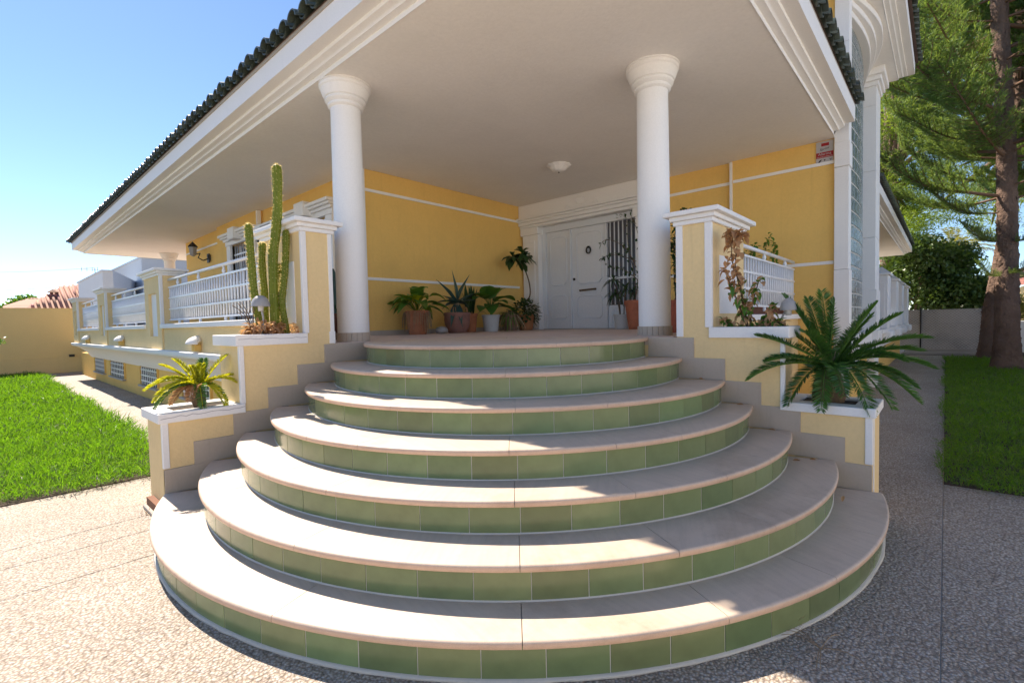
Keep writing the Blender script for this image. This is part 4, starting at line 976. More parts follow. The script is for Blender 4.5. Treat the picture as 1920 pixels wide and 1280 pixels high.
for i in range(3): MB().leaf((6.0, 6.2, ZP + .32), (.5, -.3, .5), .34, .04, .9, .3, 5).build('dead_blade', 'straw', t, smooth=True)
t = pot('potted_plant', (6.22, 6.08, ZP), 'white pot with very large heart shaped leaves in the middle of the porch wall', .30, .155, .125, 'whitepot', cat='potted plant')
for d, L_, w, b0 in (((.9, -.1, .35), .40, .26, (.12, 0, .34)), ((-.75, -.2, .25), .34, .22, (-.15, -.02, .36)), ((-.2, -.5, .5), .30, .2, (-.05, -.06, .42)), ((.1, .1, .9), .30, .2, (.0, .03, .36)), ((.5, -.7, -.1), .26, .2, (.06, -.1, .26)), ((-.6, -.6, -.15), .26, .19, (-.08, -.1, .25)),
                     ((.35, -.6, .45), .28, .2, (.05, -.06, .30)), ((-.3, -.4, .8), .26, .18, (-.12, 0, .42)), ((-.9, .2, .5), .28, .18, (-.2, 0, .38)), ((.8, -.5, .1), .27, .19, (.16, -.06, .2)), ((-.8, -.4, .1), .27, .19, (-.18, -.06, .2)), ((.5, -.2, .7), .26, .18, (.14, .0, .42)), ((0, -.9, .2), .24, .18, (.0, -.12, .3))):
    b = Vector((6.22, 6.08, ZP + .27)); q = b + Vector(b0) * .85
    MB().tube(bez(b, b + Vector((b0[0] * .2, b0[1] * .2, b0[2] * .7)), q, 6), .006, 5).leaf(q, d, L_ * 1.42, w * 1.42, .35, .12, 7, shape=heart).build('large_leaf', 'leafbig', t, smooth=True)
t = pot('potted_plant', (6.66, 6.02, ZP), 'brown pot under a dry spidery tangle of strap leaves', .29, .145, .115, 'terraold', cat='potted plant')
arching(t, (6.66, 6.02, ZP + .27), 44, .34, .56, .024, 'straw', .4, 1.3, 1.3, 'strap_leaf'); arching(t, (6.66, 6.02, ZP + .27), 34, .32, .55, .028, 'leafmid', .3, 1.3, 1.1, 'strap_leaf'); dry_skirt(t, (6.66, 6.02, ZP + .29), .15, 50, .28)
t = pot('potted_plant', (7.16, 6.05, ZP), 'dark red pot with small bushy leaves and a few white flowers beside the portal', .30, .165, .125, 'terra', cat='potted plant')
mb = MB(); mf = MB()
for i in range(420):
    v = Vector(np.random.normal(size=3)); v.normalize(); p = Vector((7.16, 6.05, ZP + .38)) + Vector((v.x * .30, v.y * .24, v.z * .22)) * random.uniform(.5, 1) + Vector((0, 0, -.10 if random.random() < .3 else 0))
    mb.leaf(p, v + Vector((0, 0, .1)), .075, .055, .3, .2, 3)
mb.build('small_leaves', 'leafdark', t, smooth=True, kind='stuff')
for i in range(9):
    a = random.uniform(PI, 2 * PI); p = Vector((7.16 + .22 * math.cos(a), 6.05 + .2 * math.sin(a), ZP + random.uniform(.2, .5))); MB().lathe([(.001, 0), (.018, .008), (.001, .02)], p, 6, False).build('flower', 'whitepot', t, smooth=True)
# leaning bare stem with a rosette head
t = thing('leaning_plant', (7.18, 6.12, ZP + .28), 'bare curved stem with a tuft of big dark leaves leaning in front of the portal', 'potted plant')
P = interp([(7.18, 6.10, ZP + .27), (7.22, 6.12, ZP + .52), (7.38, 6.12, ZP + .68), (7.37, 6.13, ZP + .95), (7.22, 6.13, ZP + 1.22), (7.06, 6.12, ZP + 1.35)], 24)
MB().tube(P, [.016 - .005 * i / 24 for i in range(25)], 7).build('stem', 'wood', t, smooth=True)
for c in (P[-1], P[-1] + Vector((.16, -.02, .05)), P[-1] + Vector((-.17, 0, .03)), P[-1] + Vector((.0, -.1, .1))):
    for i in range(17):
        a = random.uniform(0, 2 * PI); e = random.uniform(-.7, .9)
        MB().leaf(c + Vector((0, 0, .02)), (math.cos(a) * math.cos(e), math.sin(a) * math.cos(e), math.sin(e)), random.uniform(.18, .29), .105, .35, .2, 4, shape=lambda t: (t ** .6) * (1 if t < .75 else (1 - t) / .25) * 1.1).build('rosette_leaf', 'leafdark', t, smooth=True)
t = thing('grey_stone', (5.05, 6.05, ZP), 'grey rounded stone on the floor between two clay pots', 'stone')
MB().lathe([(.0, 0), (.09, .01), (.11, .05), (.08, .10), (0, .12)], (5.05, 6.05, ZP), 14, False, wob=lambda a, z: .15 * math.sin(2 * a + 1) + .05 * math.sin(5 * a)).build('stone', 'mush', t, smooth=True)

t = pot('potted_plant', (7.42, 4.10, ZP), 'white pot with thin canes of spiky dragon tree before the barred light', .25, .15, .135, 'whitepot', cat='potted plant')
for bx, by, hh in ((-.05, .03, .36), (.0, -.02, .44), (.05, -.05, .40), (.02, .06, .62)):
    b = Vector((7.42 + bx, 4.10 + by, ZP + .22)); tp = b + Vector((bx * .8, by * 2.2, hh)); MB().tube(bez(b, b + Vector((0, 0, hh * .5)), tp, 6), .010, 6).build('cane', 'wood', t, smooth=True)
    arching(t, tp, 22, .2, .32, .03, 'leafdark', -.1, 1.3, .7, 'blade')
arching(t, (7.42, 4.12, ZP + .22), 8, .06, .10, .035, 'leafmid', .2, 1.2, .4, 'leaf')
def climber(name, loc, label, ph, rt, rb, stems, nleaf, size, mat='leafdark', potmat='terra'):
    t = pot(name, loc, label, ph, rt, rb, potmat, cat='potted plant')
    ms, mlf = MB(), MB()
    for S in stems:
        P = interp(S, 20); ms.tube(P, [.006 * (1 - .7 * i / 20) + .001 for i in range(21)], 5)
        for i in range(4, 21):
            for _ in range(nleaf):
                if random.random() < .75: mlf.leaf(P[i] + Vector(np.random.normal(size=3) * .02), Vector(np.random.normal(size=3)) + Vector((-.3, -.3, 0)), random.uniform(.6, 1.25) * size, size * .55, .3, .2, 3)
    ms.build('stems', 'wood', t, smooth=True); mlf.build('leaves', mat, t, smooth=True, kind='stuff'); return t
climber('climbing_plant', (7.25, 3.78, ZP), 'tall terracotta pot whose thin climber spreads across the barred door light', .47, .165, .11, [
    [(7.25, 3.78, ZP + .45), (7.3, 3.74, 2.1), (7.35, 3.76, 2.7), (7.4, 3.92, 3.1)], [(7.25, 3.78, ZP + .45), (7.3, 3.80, 2.0), (7.35, 3.95, 2.6), (7.4, 4.0, 3.05), (7.4, 4.15, 3.12)],
    [(7.3, 3.78, 2.2), (7.35, 4.0, 2.55), (7.3, 4.3, 2.72), (7.3, 4.45, 2.66)], [(7.3, 3.76, 2.0), (7.3, 4.0, 2.18), (7.3, 4.3, 2.26)], [(7.3, 3.78, 2.3), (7.3, 4.15, 2.45), (7.3, 4.42, 2.42)]], 2, .072, 'leafdark')
climber('climbing_plant', (5.25, 2.24, ZP), 'terracotta pot with dark climber in the gap between right column and pier', .36, .15, .11, [
    [(5.25, 2.24, ZP + .35), (5.25, 2.26, 1.9), (5.2, 2.22, 2.3), (5.2, 2.12, 2.52)], [(5.25, 2.24, ZP + .35), (5.22, 2.2, 1.9), (5.2, 2.26, 2.2)], [(5.25, 2.26, ZP + .35), (5.2, 2.1, 1.9), (5.2, 2.05, 2.45)]], 5, .07)
climber('climbing_plant', (8.0 - .85, 1.95, ZP), 'terrace plant with glossy leaves rising behind the right railing', .32, .15, .11, [
    [(7.15, 1.95, ZP + .3), (7.1, 1.95, 1.9), (7.0, 1.92, 2.3)], [(7.15, 1.95, ZP + .3), (7.2, 1.9, 1.9), (7.2, 1.78, 2.42)], [(7.15, 1.95, ZP + .3), (7.3, 1.8, 1.9), (7.3, 1.72, 2.35)]], 5, .075, 'leafmid')
climber('climbing_plant', (6.1, 1.95, ZP), 'low dark potted bush behind the right railing beside the pier', .32, .15, .11, [
    [(6.1, 1.95, ZP + .3), (6.1, 1.95, 1.8), (6.0, 1.88, 2.12)], [(6.1, 1.95, ZP + .3), (6.3, 1.9, 1.8), (6.5, 1.88, 2.14)], [(6.1, 1.95, ZP + .3), (6.1, 1.9, 1.8), (6.2, 1.86, 2.18)]], 6, .07)
t = pot('potted_plant', (2.80, 5.25, ZP), 'slim cactus and thin stems in a dark pot half hidden behind left column', .30, .13, .10, 'redbrown', cat='potted plant')
MB().tube(interp([(2.76, 5.2, ZP + .25), (2.77, 5.2, 1.75), (2.765, 5.2, 2.0)], 8), [.02, .022, .024, .026, .028, .03, .03, .026, .01], 10).build('stem', 'agave', t, smooth=True)
arching(t, (2.80, 5.25, ZP + .27), 14, .25, .5, .014, 'leafdark', .8, 1.5, .4, 'blade')
t = thing('planter_box', (6.3, 1.72, 1.19), 'long reddish brown planter box on the floor behind the right railing', 'planter box')
B('box', 'redbrown', t, 5.0, 7.7, 1.70, 1.80, ZP, 1.46, bev=.006)
# weeds at the foot of the stair
t = thing('weed_tuft', (2.34, .52, 0), 'straw coloured weed tuft growing at the foot of the lowest step', 'weed')
n = 46; bs = np.random.normal(size=(n, 3)) * [.035, .02, 0] + [2.36, .485, .0]; ds = np.random.normal(size=(n, 3)) * [.6, .6, .3] + [-.1, -.2, 1.0]
tri_mesh('blades', blades(bs, ds, np.random.uniform(.03, .11, n), np.full(n, .003), .2), 'straw', t, 4)
t = thing('weed_tuft', (2.20, .32, 0), 'dry fallen grass stalk lying on the sunlit pebble patch', 'weed')
mb = MB()
for i in range(7): a = random.uniform(0, 6); mb.tube(bez((2.22, .36, .005), (2.22 + .08 * math.cos(a), .36 + .08 * math.sin(a), .05), (2.22 + .14 * math.cos(a), .36 + .14 * math.sin(a), .01), 5), .0016, 3)
mb.build('stalks', 'straw', t)

for x, y, k, lab in ((3.86, .66, 2, 'dry leaf against the right flank wall on the second step from the ground'), (3.78, .74, 2, 'curled dry leaf out in the open on the right of the second step'), (3.88, .92, 3, 'dry leaf against the right flank wall on the third step'),
                     (3.85, 1.17, 4, 'dry leaf against the right flank wall on the fourth step'), (3.90, 1.45, 5, 'dry leaf against the right flank wall on the fifth step'), (3.6, .47, 1, 'dry leaf lying near the right rim of the lowest step'), (3.75, .60, 1, 'dry leaf tucked under the second step on the right of the lowest step')):
    t = thing('fallen_leaf', (x, y, k * R_), lab, 'leaf')
    MB().leaf((x, y, k * R_ + .004), (random.uniform(-1, 1), random.uniform(-1, 1), .05), random.uniform(.03, .05), .020, .05, .5, 4).build('blade', 'deadleaf', t, smooth=True)
def tuft(x, y, n, lab, mat, hh=.1):
    t = thing('weed_tuft', (x, y, 0), lab, 'weed')
    bs = np.random.normal(size=(n, 3)) * [.02, .02, 0] + [x, y, 0]; ds = np.random.normal(size=(n, 3)) * [.6, .6, .3] + [0, 0, 1.0]
    tri_mesh('blades', blades(bs, ds, np.random.uniform(.3, 1, n) * hh, np.full(n, .004), .2), mat, t, 4)
tuft(3.93, .30, 26, 'green weed at the foot of the right planter corner', 'leafmid'); tuft(.80, 4.33, 20, 'dry weed by the brown plinth at the left planter foot', 'straw', .07)
tuft(1.33, 9.8, 30, 'tall thin weed on the left path beside the lawn edge', 'leafmid', .32)

# ------------------------------------------------------------------ lawns
def lawn(name, poly_fn, zones, hmin, hmax, dens):
    """zones: rectangles (x0,x1,y0,y1,density per m2, height factor, width)"""
    Q = []
    for x0, x1, y0, y1, den, hf, w in zones:
        n = int((x1 - x0) * (y1 - y0) * den)
        p = np.random.rand(n, 2) * [x1 - x0, y1 - y0] + [x0, y0]
        p = p[poly_fn(p[:, 0], p[:, 1])]; n = len(p)
        pat = .75 + .5 * (np.sin(p[:, 0] * 5.1 + 1.3 * np.sin(p[:, 1] * 3.7)) * np.sin(p[:, 1] * 4.3 + p[:, 0]) * .5 + .5)
        base = np.c_[p, np.full(n, .012)]
        d = np.random.normal(size=(n, 3)) * [.55, .55, .1] + [0, 0, 1]
        Q.append(blades(base, d, np.random.uniform(hmin, hmax, n) * pat * hf * np.random.choice([.45, .8, 1, 1.15], n), np.full(n, w) * np.random.uniform(.7, 1.3, n), .28))
    o = tri_mesh(name, np.concatenate(Q), 'grass', None, 4, 'stuff'); return o
def left_in(x, y): return (x < 1.02 + .10 * np.sin(y * 1.7) * .3 + np.clip((y - 5.4) * .20, 0, .36) + .03 * np.sin(y * 6) + np.random.normal(size=len(x)) * .025) & (y > 5.46 - .06 * np.clip(x, -3, 1) + .03 * np.sin(x * 9) + np.random.normal(size=len(x)) * .03)
def right_in(x, y): return (y < -.005 + .025 * np.sin(x * 7 + np.sin(x * 3)) - .035 * np.sin(x * 1.9) + np.random.normal(size=len(x)) * .018) & (x > 5.03 + .05 * np.sin(y * 5) - .16 * np.clip(y, -1, 0) * -.6)
B('lawn_soil', 'soil', None, -9, 1.36, 5.45, 21.9, -.02, .008)['kind'] = 'structure'
B('lawn_soil', 'soil', None, 5.03, 19.6, -9, -.005, -.02, .008)['kind'] = 'structure'
g = lawn('lawn_grass', left_in, [(-1.6, 1.5, 5.3, 8, 4600, 1, .006), (-2.2, 1.5, 8, 12, 2600, 1.05, .009), (-2.5, 1.5, 12, 21.6, 1300, 1.1, .013)], .07, .21, 0)
tag(g, 'bright sunlit green lawn left of the pebble path', 'grass')
g = lawn('lawn_grass', right_in, [(4.9, 8, -2.0, 0.05, 4200, .8, .0055), (8, 12, -2.5, .05, 2300, .9, .008), (12, 19.5, -3, .05, 1100, 1, .012)], .05, .16, 0)
tag(g, 'dark shaded green lawn right of the pebble path', 'grass')

# ------------------------------------------------------------------ left background
t = thing('boundary_wall', (-3, 22, 0), 'ochre rendered garden wall closing the lawn at the left', 'wall')
B('wall_panel', 'stucco_far', t, -14, 2.44, 22.02, 22.3, .52, 2.16); B('wall_foot', 'stucco_far', t, -14, 2.47, 21.985, 22.31, -.05, .518)
B('wall_panel', 'stucco_far', t, 2.441, 2.66, 20.5, 22.3, 0, 1.0)
t = thing('wall_fitting', (2.2, 21.96, .58), 'small black outlet box fixed low on the ochre garden wall', 'outlet'); B('box', 'iron', t, 2.12, 2.26, 21.96, 22.018, .52, .60)
t = thing('white_house', (4.6, 32, 0), 'low white modern block with a slanted front behind the ochre wall', 'house', None)
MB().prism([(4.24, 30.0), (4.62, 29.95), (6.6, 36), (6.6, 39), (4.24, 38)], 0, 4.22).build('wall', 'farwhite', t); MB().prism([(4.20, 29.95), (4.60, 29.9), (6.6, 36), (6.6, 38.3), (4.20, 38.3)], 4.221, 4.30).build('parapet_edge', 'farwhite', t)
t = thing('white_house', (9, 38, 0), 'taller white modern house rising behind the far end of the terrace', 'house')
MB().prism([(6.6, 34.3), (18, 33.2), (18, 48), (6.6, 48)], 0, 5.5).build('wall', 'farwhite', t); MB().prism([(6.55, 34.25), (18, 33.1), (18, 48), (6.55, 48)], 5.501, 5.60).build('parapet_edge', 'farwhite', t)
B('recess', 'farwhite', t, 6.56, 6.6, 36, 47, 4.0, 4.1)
t = thing('tv_antenna', (4.5, 34, 4.30), 'small aerial on the roof edge of the low white block', 'antenna')
MB().tube([(4.5, 34, 4.30), (4.5, 34, 4.75)], .02, 5).build('mast', 'mush', t); MB().tube([(3.9, 34.4, 4.72), (4.8, 33.8, 4.66)], .018, 5).build('boom', 'mush', t)
for i in range(4): MB().tube([(4.0 + .2 * i, 34.35 - .14 * i, 4.6), (4.0 + .2 * i, 34.35 - .14 * i, 4.8)], .012, 4).build('element', 'mush', t)
t = thing('red_roof_house', (4.2, 48, 0), 'house with a red barrel tiled roof and a chimney beyond the wall', 'house')
B('wall', 'stucco_far', t, 2.9, 8.2, 46.2, 54, 0, 3.05)
RZ0, RZ1 = 3.05, 4.55
MB().add([(2.5, 45.7, RZ0), (8.6, 45.7, RZ0), (8.6, 50, RZ1 + .3), (4.6, 50, RZ1 + .3), (2.5, 54, RZ0)], [(0, 1, 2, 3), (0, 3, 4)]).build('roof_slope', 'redtile', t)
B('eave_board', 'redtile', t, 2.5, 8.6, 45.66, 45.74, RZ0 - .14, RZ0 - .01)
rm = None
for i in range(20):
    x = 2.75 + i * .29; xm = min(1, (x - 2.5) / 2.1); y1 = 45.66 + 4.3 * xm; z1 = RZ0 + (RZ1 + .3 - RZ0) * xm
    MB().tube([(x, 45.62, RZ0 + .03), (x, y1, z1 + .05)], .09, 6).build('roof_tile_row', 'redtile', t, smooth=True)
MB().add([(4.9, 47.4, RZ0 + .6), (9.0, 47.4, RZ0 + .6), (9, 49.5, RZ1 + .35), (5.3, 49.5, RZ1 + .35), (5.3, 49.5, 3), (9, 49.5, 3), (4.9, 47.4, 3), (9, 47.4, 3)], [(0, 1, 2, 3), (0, 3, 4, 6), (0, 6, 7, 1)]).build('dormer_roof', 'redtile', t)
for i in range(14): x = 5.1 + i * .29; MB().tube([(x, 47.35, RZ0 + .66), (x + .1, 49.5, RZ1 + .42)], .09, 6).build('roof_tile_row', 'redtile', t, smooth=True)
ch = B('chimney', 'redtile', t, 3.75, 4.15, 47.8, 48.2, 3.4, 4.12); MB().add([(3.62, 47.67, 4.25), (4.28, 47.67, 4.25), (4.28, 48.33, 4.25), (3.62, 48.33, 4.25), (3.95, 48, 4.5)], [(0, 1, 4), (1, 2, 4), (2, 3, 4), (3, 0, 4), (3, 2, 1, 0)]).build('chimney_cap', 'redtile', ch)
for a in (3.8, 4.06): B('cap_leg', 'redtile', ch, a, a + .06, 47.85, 48.15, 4.12, 4.25)
t = thing('ridge_roof_house', (1.2, 56, 0), 'distant low pinkish tiled roof left of the chimney', 'house')
B('wall', 'stucco_far', t, 1.2, 6, 58, 66, 0, 3.3); MB().add([(1.0, 57.6, 3.3), (6.3, 57.6, 3.3), (6.3, 62, 4.6), (3.6, 62, 4.6), (1.0, 66, 3.3)], [(0, 1, 2, 3), (0, 3, 4)]).build('roof_slope', 'redtile', t)
t = thing('ridge_roof_house', (-1, 50, 0), 'far red roofed house at the very left edge', 'house')
B('wall', 'stucco_far', t, -4, 1.3, 50, 56, 0, 3.0); MB().add([(-4.3, 49.6, 3.0), (1.65, 49.6, 3.0), (.2, 53, 3.8), (-4.3, 53, 3.8)], [(0, 1, 2, 3)]).build('roof_slope', 'redtile', t)
for (p0, p1, lab) in (((-4, 60, 6.3), (8.2, 62, 7.6), 'upper thin overhead cable crossing the pale sky'), ((-4, 58, 4.7), (8.2, 62, 6.0), 'lower thin overhead cable crossing the pale sky')):
    t = thing('overhead_cable', p0, lab, 'cable'); MB().tube([Vector(p0).lerp(Vector(p1), i / 12) - Vector((0, 0, .25 * math.sin(PI * i / 12))) for i in range(13)], .016, 4).build('wire', 'mush', t)

def leaf_cloud(n, c, r, size, elong=1.4, squash=(1, 1, 1), core=.35, hang=0):
    """n leaf-sized quads through a lumpy ellipsoid"""
    u = unit(np.random.normal(size=(n, 3))); q = (core + (1 - core) * np.random.rand(n, 1) ** .6)
    lump = 1 + .22 * np.sin(u[:, :1] * 5 + 1) * np.sin(u[:, 1:2] * 6) + .14 * np.sin(u[:, 2:] * 9 + u[:, :1] * 7)
    base = u * q * lump * np.array(squash) * r + np.array(c)
    d = unit(u * .7 + np.random.normal(size=(n, 3)) * .7 - [0, 0, hang])
    return blades(base, d, np.random.uniform(.7, 1.3, n) * size * elong, np.random.uniform(.7, 1.3, n) * size, .15)
def tree(name, base, label, cat, lobes, leafmat, size, n, trunk_r=.15, elong=1.4, hang=0, group=None, barkm='bark'):
    t = thing(name, base, label, cat, group)
    top = Vector(lobes[0][0])
    MB().tube(bez(base, (Vector(base) + top) / 2 + Vector((.1, .15, 0)), top, 8), [trunk_r * (1.25 - .8 * i / 8) for i in range(9)], 9).build('trunk', barkm, t, smooth=True)
    mb = MB()
    for c, r, sq in lobes[1:]:
        s = Vector(base).lerp(top, .55); mb.tube(bez(s, (s + Vector(c)) / 2 + Vector((0, 0, .1)), c, 6), [trunk_r * .5 * (1 - .75 * i / 6) for i in range(7)], 6)
    if mb.v: mb.build('limbs', barkm, t, smooth=True)
    tot = sum(r * r for _, r, _ in lobes)
    tri_mesh('crown', np.concatenate([leaf_cloud(max(20, int(n * r * r / tot)), c, r, size, elong, sq, .3, hang) for c, r, sq in lobes]), leafmat, t, 4, 'stuff')
    return t
tree('distant_tree', (2.6, 62, 0), 'bluish green distant tree left of the red roof', 'tree', [((2.9, 62, 3.9), .9, (1, 1, .8)), ((2.2, 62, 3.5), .7, (1, 1, .7)), ((3.6, 62.4, 4.3), .7, (1, 1, .7))], 'leafmid', .16, 2600)
tree('distant_tree', (-.2, 46, 0), 'green tree cut off by the left edge above the ochre wall', 'tree', [((-.2, 46, 3.3), 1.0, (1, 1, .8)), ((.7, 46.4, 3.0), .6, (1, 1, .7))], 'leafmid', .13, 2600)
t = thing('wall_shrub', (-.35, 14, 0), 'sparse leafy twig reaching in at the left edge before the wall', 'shrub')
mb = MB(); mw = MB()
for i in range(9):
    tp = Vector((.10 + random.uniform(-.35, .28), 14 + random.uniform(-.3, .3), random.uniform(.5, 1.25))); P = bez((-.45, 14, 0), (-.3, 14, tp.z * .8), tp, 8); mw.tube(P, .008, 4)
    for k in range(3, 9):
        for _ in range(5): mb.leaf(P[k] + Vector(np.random.normal(size=3) * .03), np.random.normal(size=3), .09, .05, .3, .2, 3)
mw.build('twigs', 'wood', t); mb.build('leaves', 'leafmid', t, kind='stuff')

t = thing('boundary_wall', (4, -5.45, 0), 'unseen white wall added on the street side to bounce sunlight onto the shaded front', 'wall')  # wall added out of view; reflects sun back onto the shaded facade
B('wall_panel', 'white', t, -12, 30, -5.6, -5.3, 0, 2.4); B('wall_cap', 'white', t, -12, 30, -5.64, -5.26, 2.401, 2.47, bev=.01)
# ------------------------------------------------------------------ right background: whorled pine and its companions
def branch_proto(L_, seed, dens, dead=False):
    """a limb along +X that sags and then sweeps up at its end, with needle tails on up-curved twigs"""
    rs = np.random.RandomState(seed); P = [Vector((L_ * t, .10 * L_ * math.sin(t * 3 + seed) * t, L_ * (.06 * t - .03 * math.sin(PI * min(1, t * 1.25)) + .34 * max(0, t - .45) ** 1.5 * 2))) for t in [i / 16 for i in range(17)]]
    mb = MB().tube(P, [.030 * L_ / 3 * (1 - .8 * i / 16) + .006 for i in range(17)], 7); bs, ds, ls = [], [], []
    nt_ = int(26 * dens)
    for i in range(nt_):
        s = .22 + .78 * (i + rs.rand()) / nt_; u = s * 16; k = min(15, int(u)); p = P[k].lerp(P[k + 1], u - k); tan = (P[k + 1] - P[k]).normalized()
        a = rs.uniform(-1, 1) * 1.25; sg = -1 if i % 2 else 1
        side = Vector((-tan.y, tan.x, 0)).normalized() * sg; ln = L_ * rs.uniform(.14, .27) * (1.1 - .5 * s)
        q1 = p + side * ln * .6 + tan * ln * .35 - Vector((0, 0, ln * .10)); q2 = q1 + side * ln * .25 + tan * ln * .35 + Vector((0, 0, ln * rs.uniform(.3, .75)))
        T = bez(p, q1, q2, 8); mb.tube(T, [.010 * (1 - .6 * j / 8) for j in range(9)], 4, False)
        for j in range(1, 9):
            t2 = (T[min(8, j + 1)] - T[j - 1]).normalized()
            m = int(13 * dens) + (10 if j == 8 else 0)
            for _ in range(m):
                bs.append(T[j].lerp(T[j - 1], rs.rand())); ds.append(np.array(t2) * 1.0 + rs.normal(size=3) * .62 + [0, 0, .25]); ls.append(rs.uniform(.09, .17))
    for _ in range(900):
        q = .25 + .75 * rs.rand(); k = min(15, int(q * 16)); bs.append(P[k].lerp(P[k + 1], rs.rand())); ds.append(np.array((P[k + 1] - P[k]).normalized()) * .8 + rs.normal(size=3) * .6 + [0, 0, .3]); ls.append(rs.uniform(.09, .16))
    for _ in range(60): bs.append(P[16].lerp(P[14], rs.rand())); ds.append(np.array((P[16] - P[14]).normalized()) + rs.normal(size=3) * .5); ls.append(rs.uniform(.10, .18))
    return mb, np.array(bs), np.array(ds), np.array(ls)
PROTO = []
for k in range(5):
    mb, bs, ds, ls = branch_proto(3.0, 11 + k * 7, 1.35)
    o = mb.build('branch', 'limb', None, smooth=True, loc=(0, 0, 0)); nd = tri_mesh('needles', blades(bs, ds, ls, np.full(len(bs), .012), .1), 'needle', o, 4, 'stuff')
    PROTO.append((o, nd)); 
def add_branch(tree_, k, loc, rz, s, tilt):
    o, nd = PROTO[k]; c = o.copy(); c.parent = None; c.rotation_euler = (0, -tilt, rz); c.scale = (s, s, s); c.location = loc; COL.objects.link(c)
    WLOC[c.name] = Vector(loc); c.parent = tree_; c.matrix_parent_inverse = Matrix.Translation(-WLOC[tree_.name])
    d = nd.copy(); COL.objects.link(d); d.parent = c; d.matrix_parent_inverse = Matrix.Identity(4)
def trunk_mesh(parent, pts, radii, name='trunk'):
    n = 150; P = interp(pts, n); rr = [radii[0] * (1 - i / n) + radii[1] * (i / n) + radii[2] * math.exp(-i / n * 16) for i in range(n + 1)]
    mb = MB().tube(P, rr, 36)
    rs = np.random.RandomState(3)
    mb.v = [tuple(np.array(v) + rs.normal(size=3) * .011) for v in mb.v]
    return mb.build(name, 'bark', parent, smooth=True), P
TA = thing('norfolk_pine', (15.9, -1.02, 0), 'tall conifer with whorled upswept branches, foremost on the right lawn', 'tree')
_, PT = trunk_mesh(TA, [(15.9, -1.07, -.05), (15.88, -1.05, 2.2), (15.85, -1.0, 5), (15.8, -.82, 9), (15.75, -.75, 14.5)], (.215, .11, .11))
rs = np.random.RandomState(5)
def at_z(P, z):
    for a, b in zip(P[:-1], P[1:]):
        if a.z <= z <= b.z: return a.lerp(b, (z - a.z) / max(1e-6, b.z - a.z))
    return P[-1]
zz = 4.1; w = 0
while zz < 13.6:
    nb = 6
    for i in range(nb):
        a = 2 * PI * i / nb + w * .55 + rs.uniform(-.2, .2)
        if abs((a - PI + PI) % (2 * PI) - PI) < .36: continue
        s = (1.05 if zz < 10 else 1.05 - (zz - 10) * .18) * rs.uniform(.55, 1.2)
        add_branch(TA, rs.randint(5), at_z(PT, zz + rs.uniform(-.28, .28)), a, s, rs.uniform(-.12, .38))
    zz += .62; w += 1
for (z, a, s) in ((2.95, 2.2, .34), (2.98, .4, .36), (2.9, -2.4, .3), (2.15, 2.35, .26), (2.1, -.8, .30), (2.2, 3.6, .24), (3.6, 1.9, .5)): add_branch(TA, 0, at_z(PT, z), a, s, .1)
TB = thing('norfolk_pine', (19.3, -.78, 0), 'second conifer with a dark curved trunk just behind the foremost one', 'tree')
_, PB = trunk_mesh(TB, [(19.3, -.93, -.05), (19.35, -1.0, 1.6), (19.45, -1.22, 3.4), (19.6, -1.45, 7), (19.7, -1.5, 13)], (.20, .11, .13))
zz = 5.0
while zz < 12.6:
    for i in range(5):
        a = 2 * PI * i / 5 + zz * .9; add_branch(TB, rs.randint(5), at_z(PB, zz + rs.uniform(-.2, .2)), a, rs.uniform(.8, 1.25), rs.uniform(0, .2))
    zz += .85
for o, nd in PROTO:
    bpy.data.objects.remove(nd); bpy.data.objects.remove(o)
def pine(base, label, h, R, nl, seed, mat='needlelit', z0=4.0, n=9000, size=.10):
    rs = np.random.RandomState(seed); lob = [((base[0], base[1], h - 1.0), R * .5, (1, 1, .6))]
    for i in range(nl):
        z = z0 + (h - z0 - 1) * (i + rs.rand() * .5) / nl; a = rs.uniform(0, 2 * PI); q = R * (1 - .5 * (z - z0) / (h - z0)) * rs.uniform(.25, .85)
        lob.append(((base[0] + q * math.cos(a), base[1] + q * math.sin(a), z), rs.uniform(.55, 1.0) * R * .36, (1, 1, .55)))
    return tree('pine_tree', base, label, 'tree', lob, mat, size * .30, n, .28, 7.0, -.3)
pine((27.5, 1.9, 0), 'sunlit yellow green pine rising behind the terrace roof', 13.5, 3.4, 26, 1, n=28000)
pine((30.0, -2.0, 0), 'broad sunlit pine between the villa and the conifer trunks', 16.0, 4.2, 30, 2, n=32000, z0=5.4)
pine((25.0, -4.2, 0), 'pine at the right edge beyond the conifer trunks', 12.0, 3.2, 24, 3, n=18000, z0=4.6)
pine((36.0, 2.5, 0), 'tall pale green pine farthest back behind the roof', 18.0, 4.5, 26, 4, n=20000, z0=6)
lob = [((26.6, .75, 2.95), 1.45, (1, 1, 1.0))] + [((26.6 + rs.uniform(-1.2, 1.0), .75 + rs.uniform(-1.7, 1.5), 2.85 + rs.uniform(-1.2, 1.0)), rs.uniform(.45, .85), (1, 1, .85)) for _ in range(18)]
tree('round_tree', (26.6, .85, 0), 'dark dense round tree beside the end of the side terrace', 'tree', lob, 'bush', .11, 24000, .14)
lob = [((27.5, -1.4, 1.7), .6, (1, 1, .8))] + [((27.6 + rs.uniform(-.5, .9), y + rs.uniform(-.2, .2), 1.4 + rs.uniform(-.4, 1.0)), rs.uniform(.3, .62), (1, 1, .9)) for y in np.linspace(-.2, -3.0, 11)]
tree('hedge_bush', (27.5, -1.4, 0), 'sunlit yellowish bush showing over the netted fence', 'bush', lob, 'hedge', .06, 9000, .05, 1.6)
t = thing('palm_tree', (32, -.35, 0), 'small fan of pale palm fronds beyond the netted fence', 'palm')
MB().tube([(32, -.3, 0), (32.1, -.35, 2.4), (32, -.35, 4.4)], [.2, .17, .15], 10).build('trunk', 'bark', t, smooth=True)
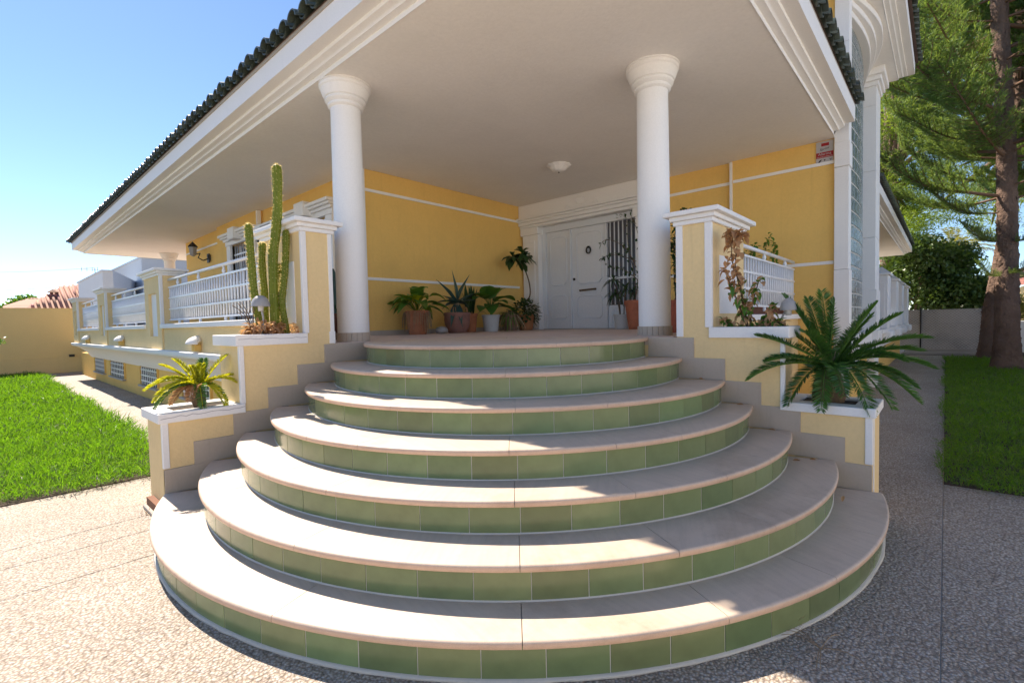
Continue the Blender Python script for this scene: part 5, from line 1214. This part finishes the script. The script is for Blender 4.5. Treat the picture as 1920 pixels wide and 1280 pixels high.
for i in range(24):
    a = 2.4 * i; e = random.uniform(-.1, 1.2); tp = Vector((32 + 1.5 * math.cos(a) * math.cos(e), -.35 + 1.5 * math.sin(a) * math.cos(e), 4.4 + 1.4 * math.sin(e) - .2))
    frond(t, (32, -.35, 4.4), tp, .35, 'hedge', .34, 26, 'hedge', .035, .3, droop=.3)

t = thing('netted_fence', (22.3, .1, 0), 'wire fence hung with grey shade netting behind the lawn', 'fence')
B('netting', 'screen', t, 22.30, 22.312, -1.75, 1.6, .06, 1.47)
for y in (.64, -.92, -1.72): MB().tube([(22.27, y, -.05), (22.27, y, 1.55)], .022, 8).build('post', 'iron', t, smooth=True)
for z in (.42, .98, 1.46): MB().tube([(22.285, -1.75, z), (22.285, 1.6, z)], .006, 5).build('wire', 'mush', t)
mb = MB()
for i in range(34):
    for j in range(15):
        y = -1.7 + i * .097; z = .1 + j * .09
        mb.add([(22.29, y, z), (22.29, y + .097, z + .09), (22.29, y + .103, z + .09), (22.29, y + .006, z)], [(0, 1, 2, 3)]); mb.add([(22.288, y + .097, z), (22.288, y, z + .09), (22.288, y + .006, z + .09), (22.288, y + .103, z)], [(0, 1, 2, 3)])
mb.build('wire_mesh', 'metalwhite', t, kind='stuff')
t = thing('bed_kerb', (20.7, .2, 0), 'low concrete kerb in front of the netted fence', 'kerb'); B('kerb_stone', 'cement', t, 20.6, 20.75, -.75, 1.05, -.03, .09, bev=.01); B('kerb_stone', 'cement', t, 22.1, 22.28, -1.7, 1.05, -.03, .12, bev=.01)
B('bed_soil', 'soil', None, 20.42, 60, -30, 1.09, -.02, .004)['kind'] = 'structure'
t = thing('garden_wall', (23, -2.2, 0), 'plain white garden wall at the right edge behind the lawn', 'wall'); B('wall_panel', 'white', t, 22.6, 22.85, -14, -1.78, 0, .98, bev=.01); B('wall_cap', 'white', t, 22.57, 22.88, -14, -1.76, .981, 1.03, bev=.01)
t = thing('neighbour_house', (34, -4, 0), 'glimpse of a pale orange house past the white garden wall', 'house'); B('wall', 'stucco_far', t, 34, 40, -8, -2.9, 0, 2.6); MB().add([(33.7, -8.3, 2.6), (33.7, -2.6, 2.6), (37, -2.6, 3.6), (37, -8.3, 3.6)], [(0, 1, 2, 3)]).build('roof_slope', 'redtile', t)
bpy.context.view_layer.update()
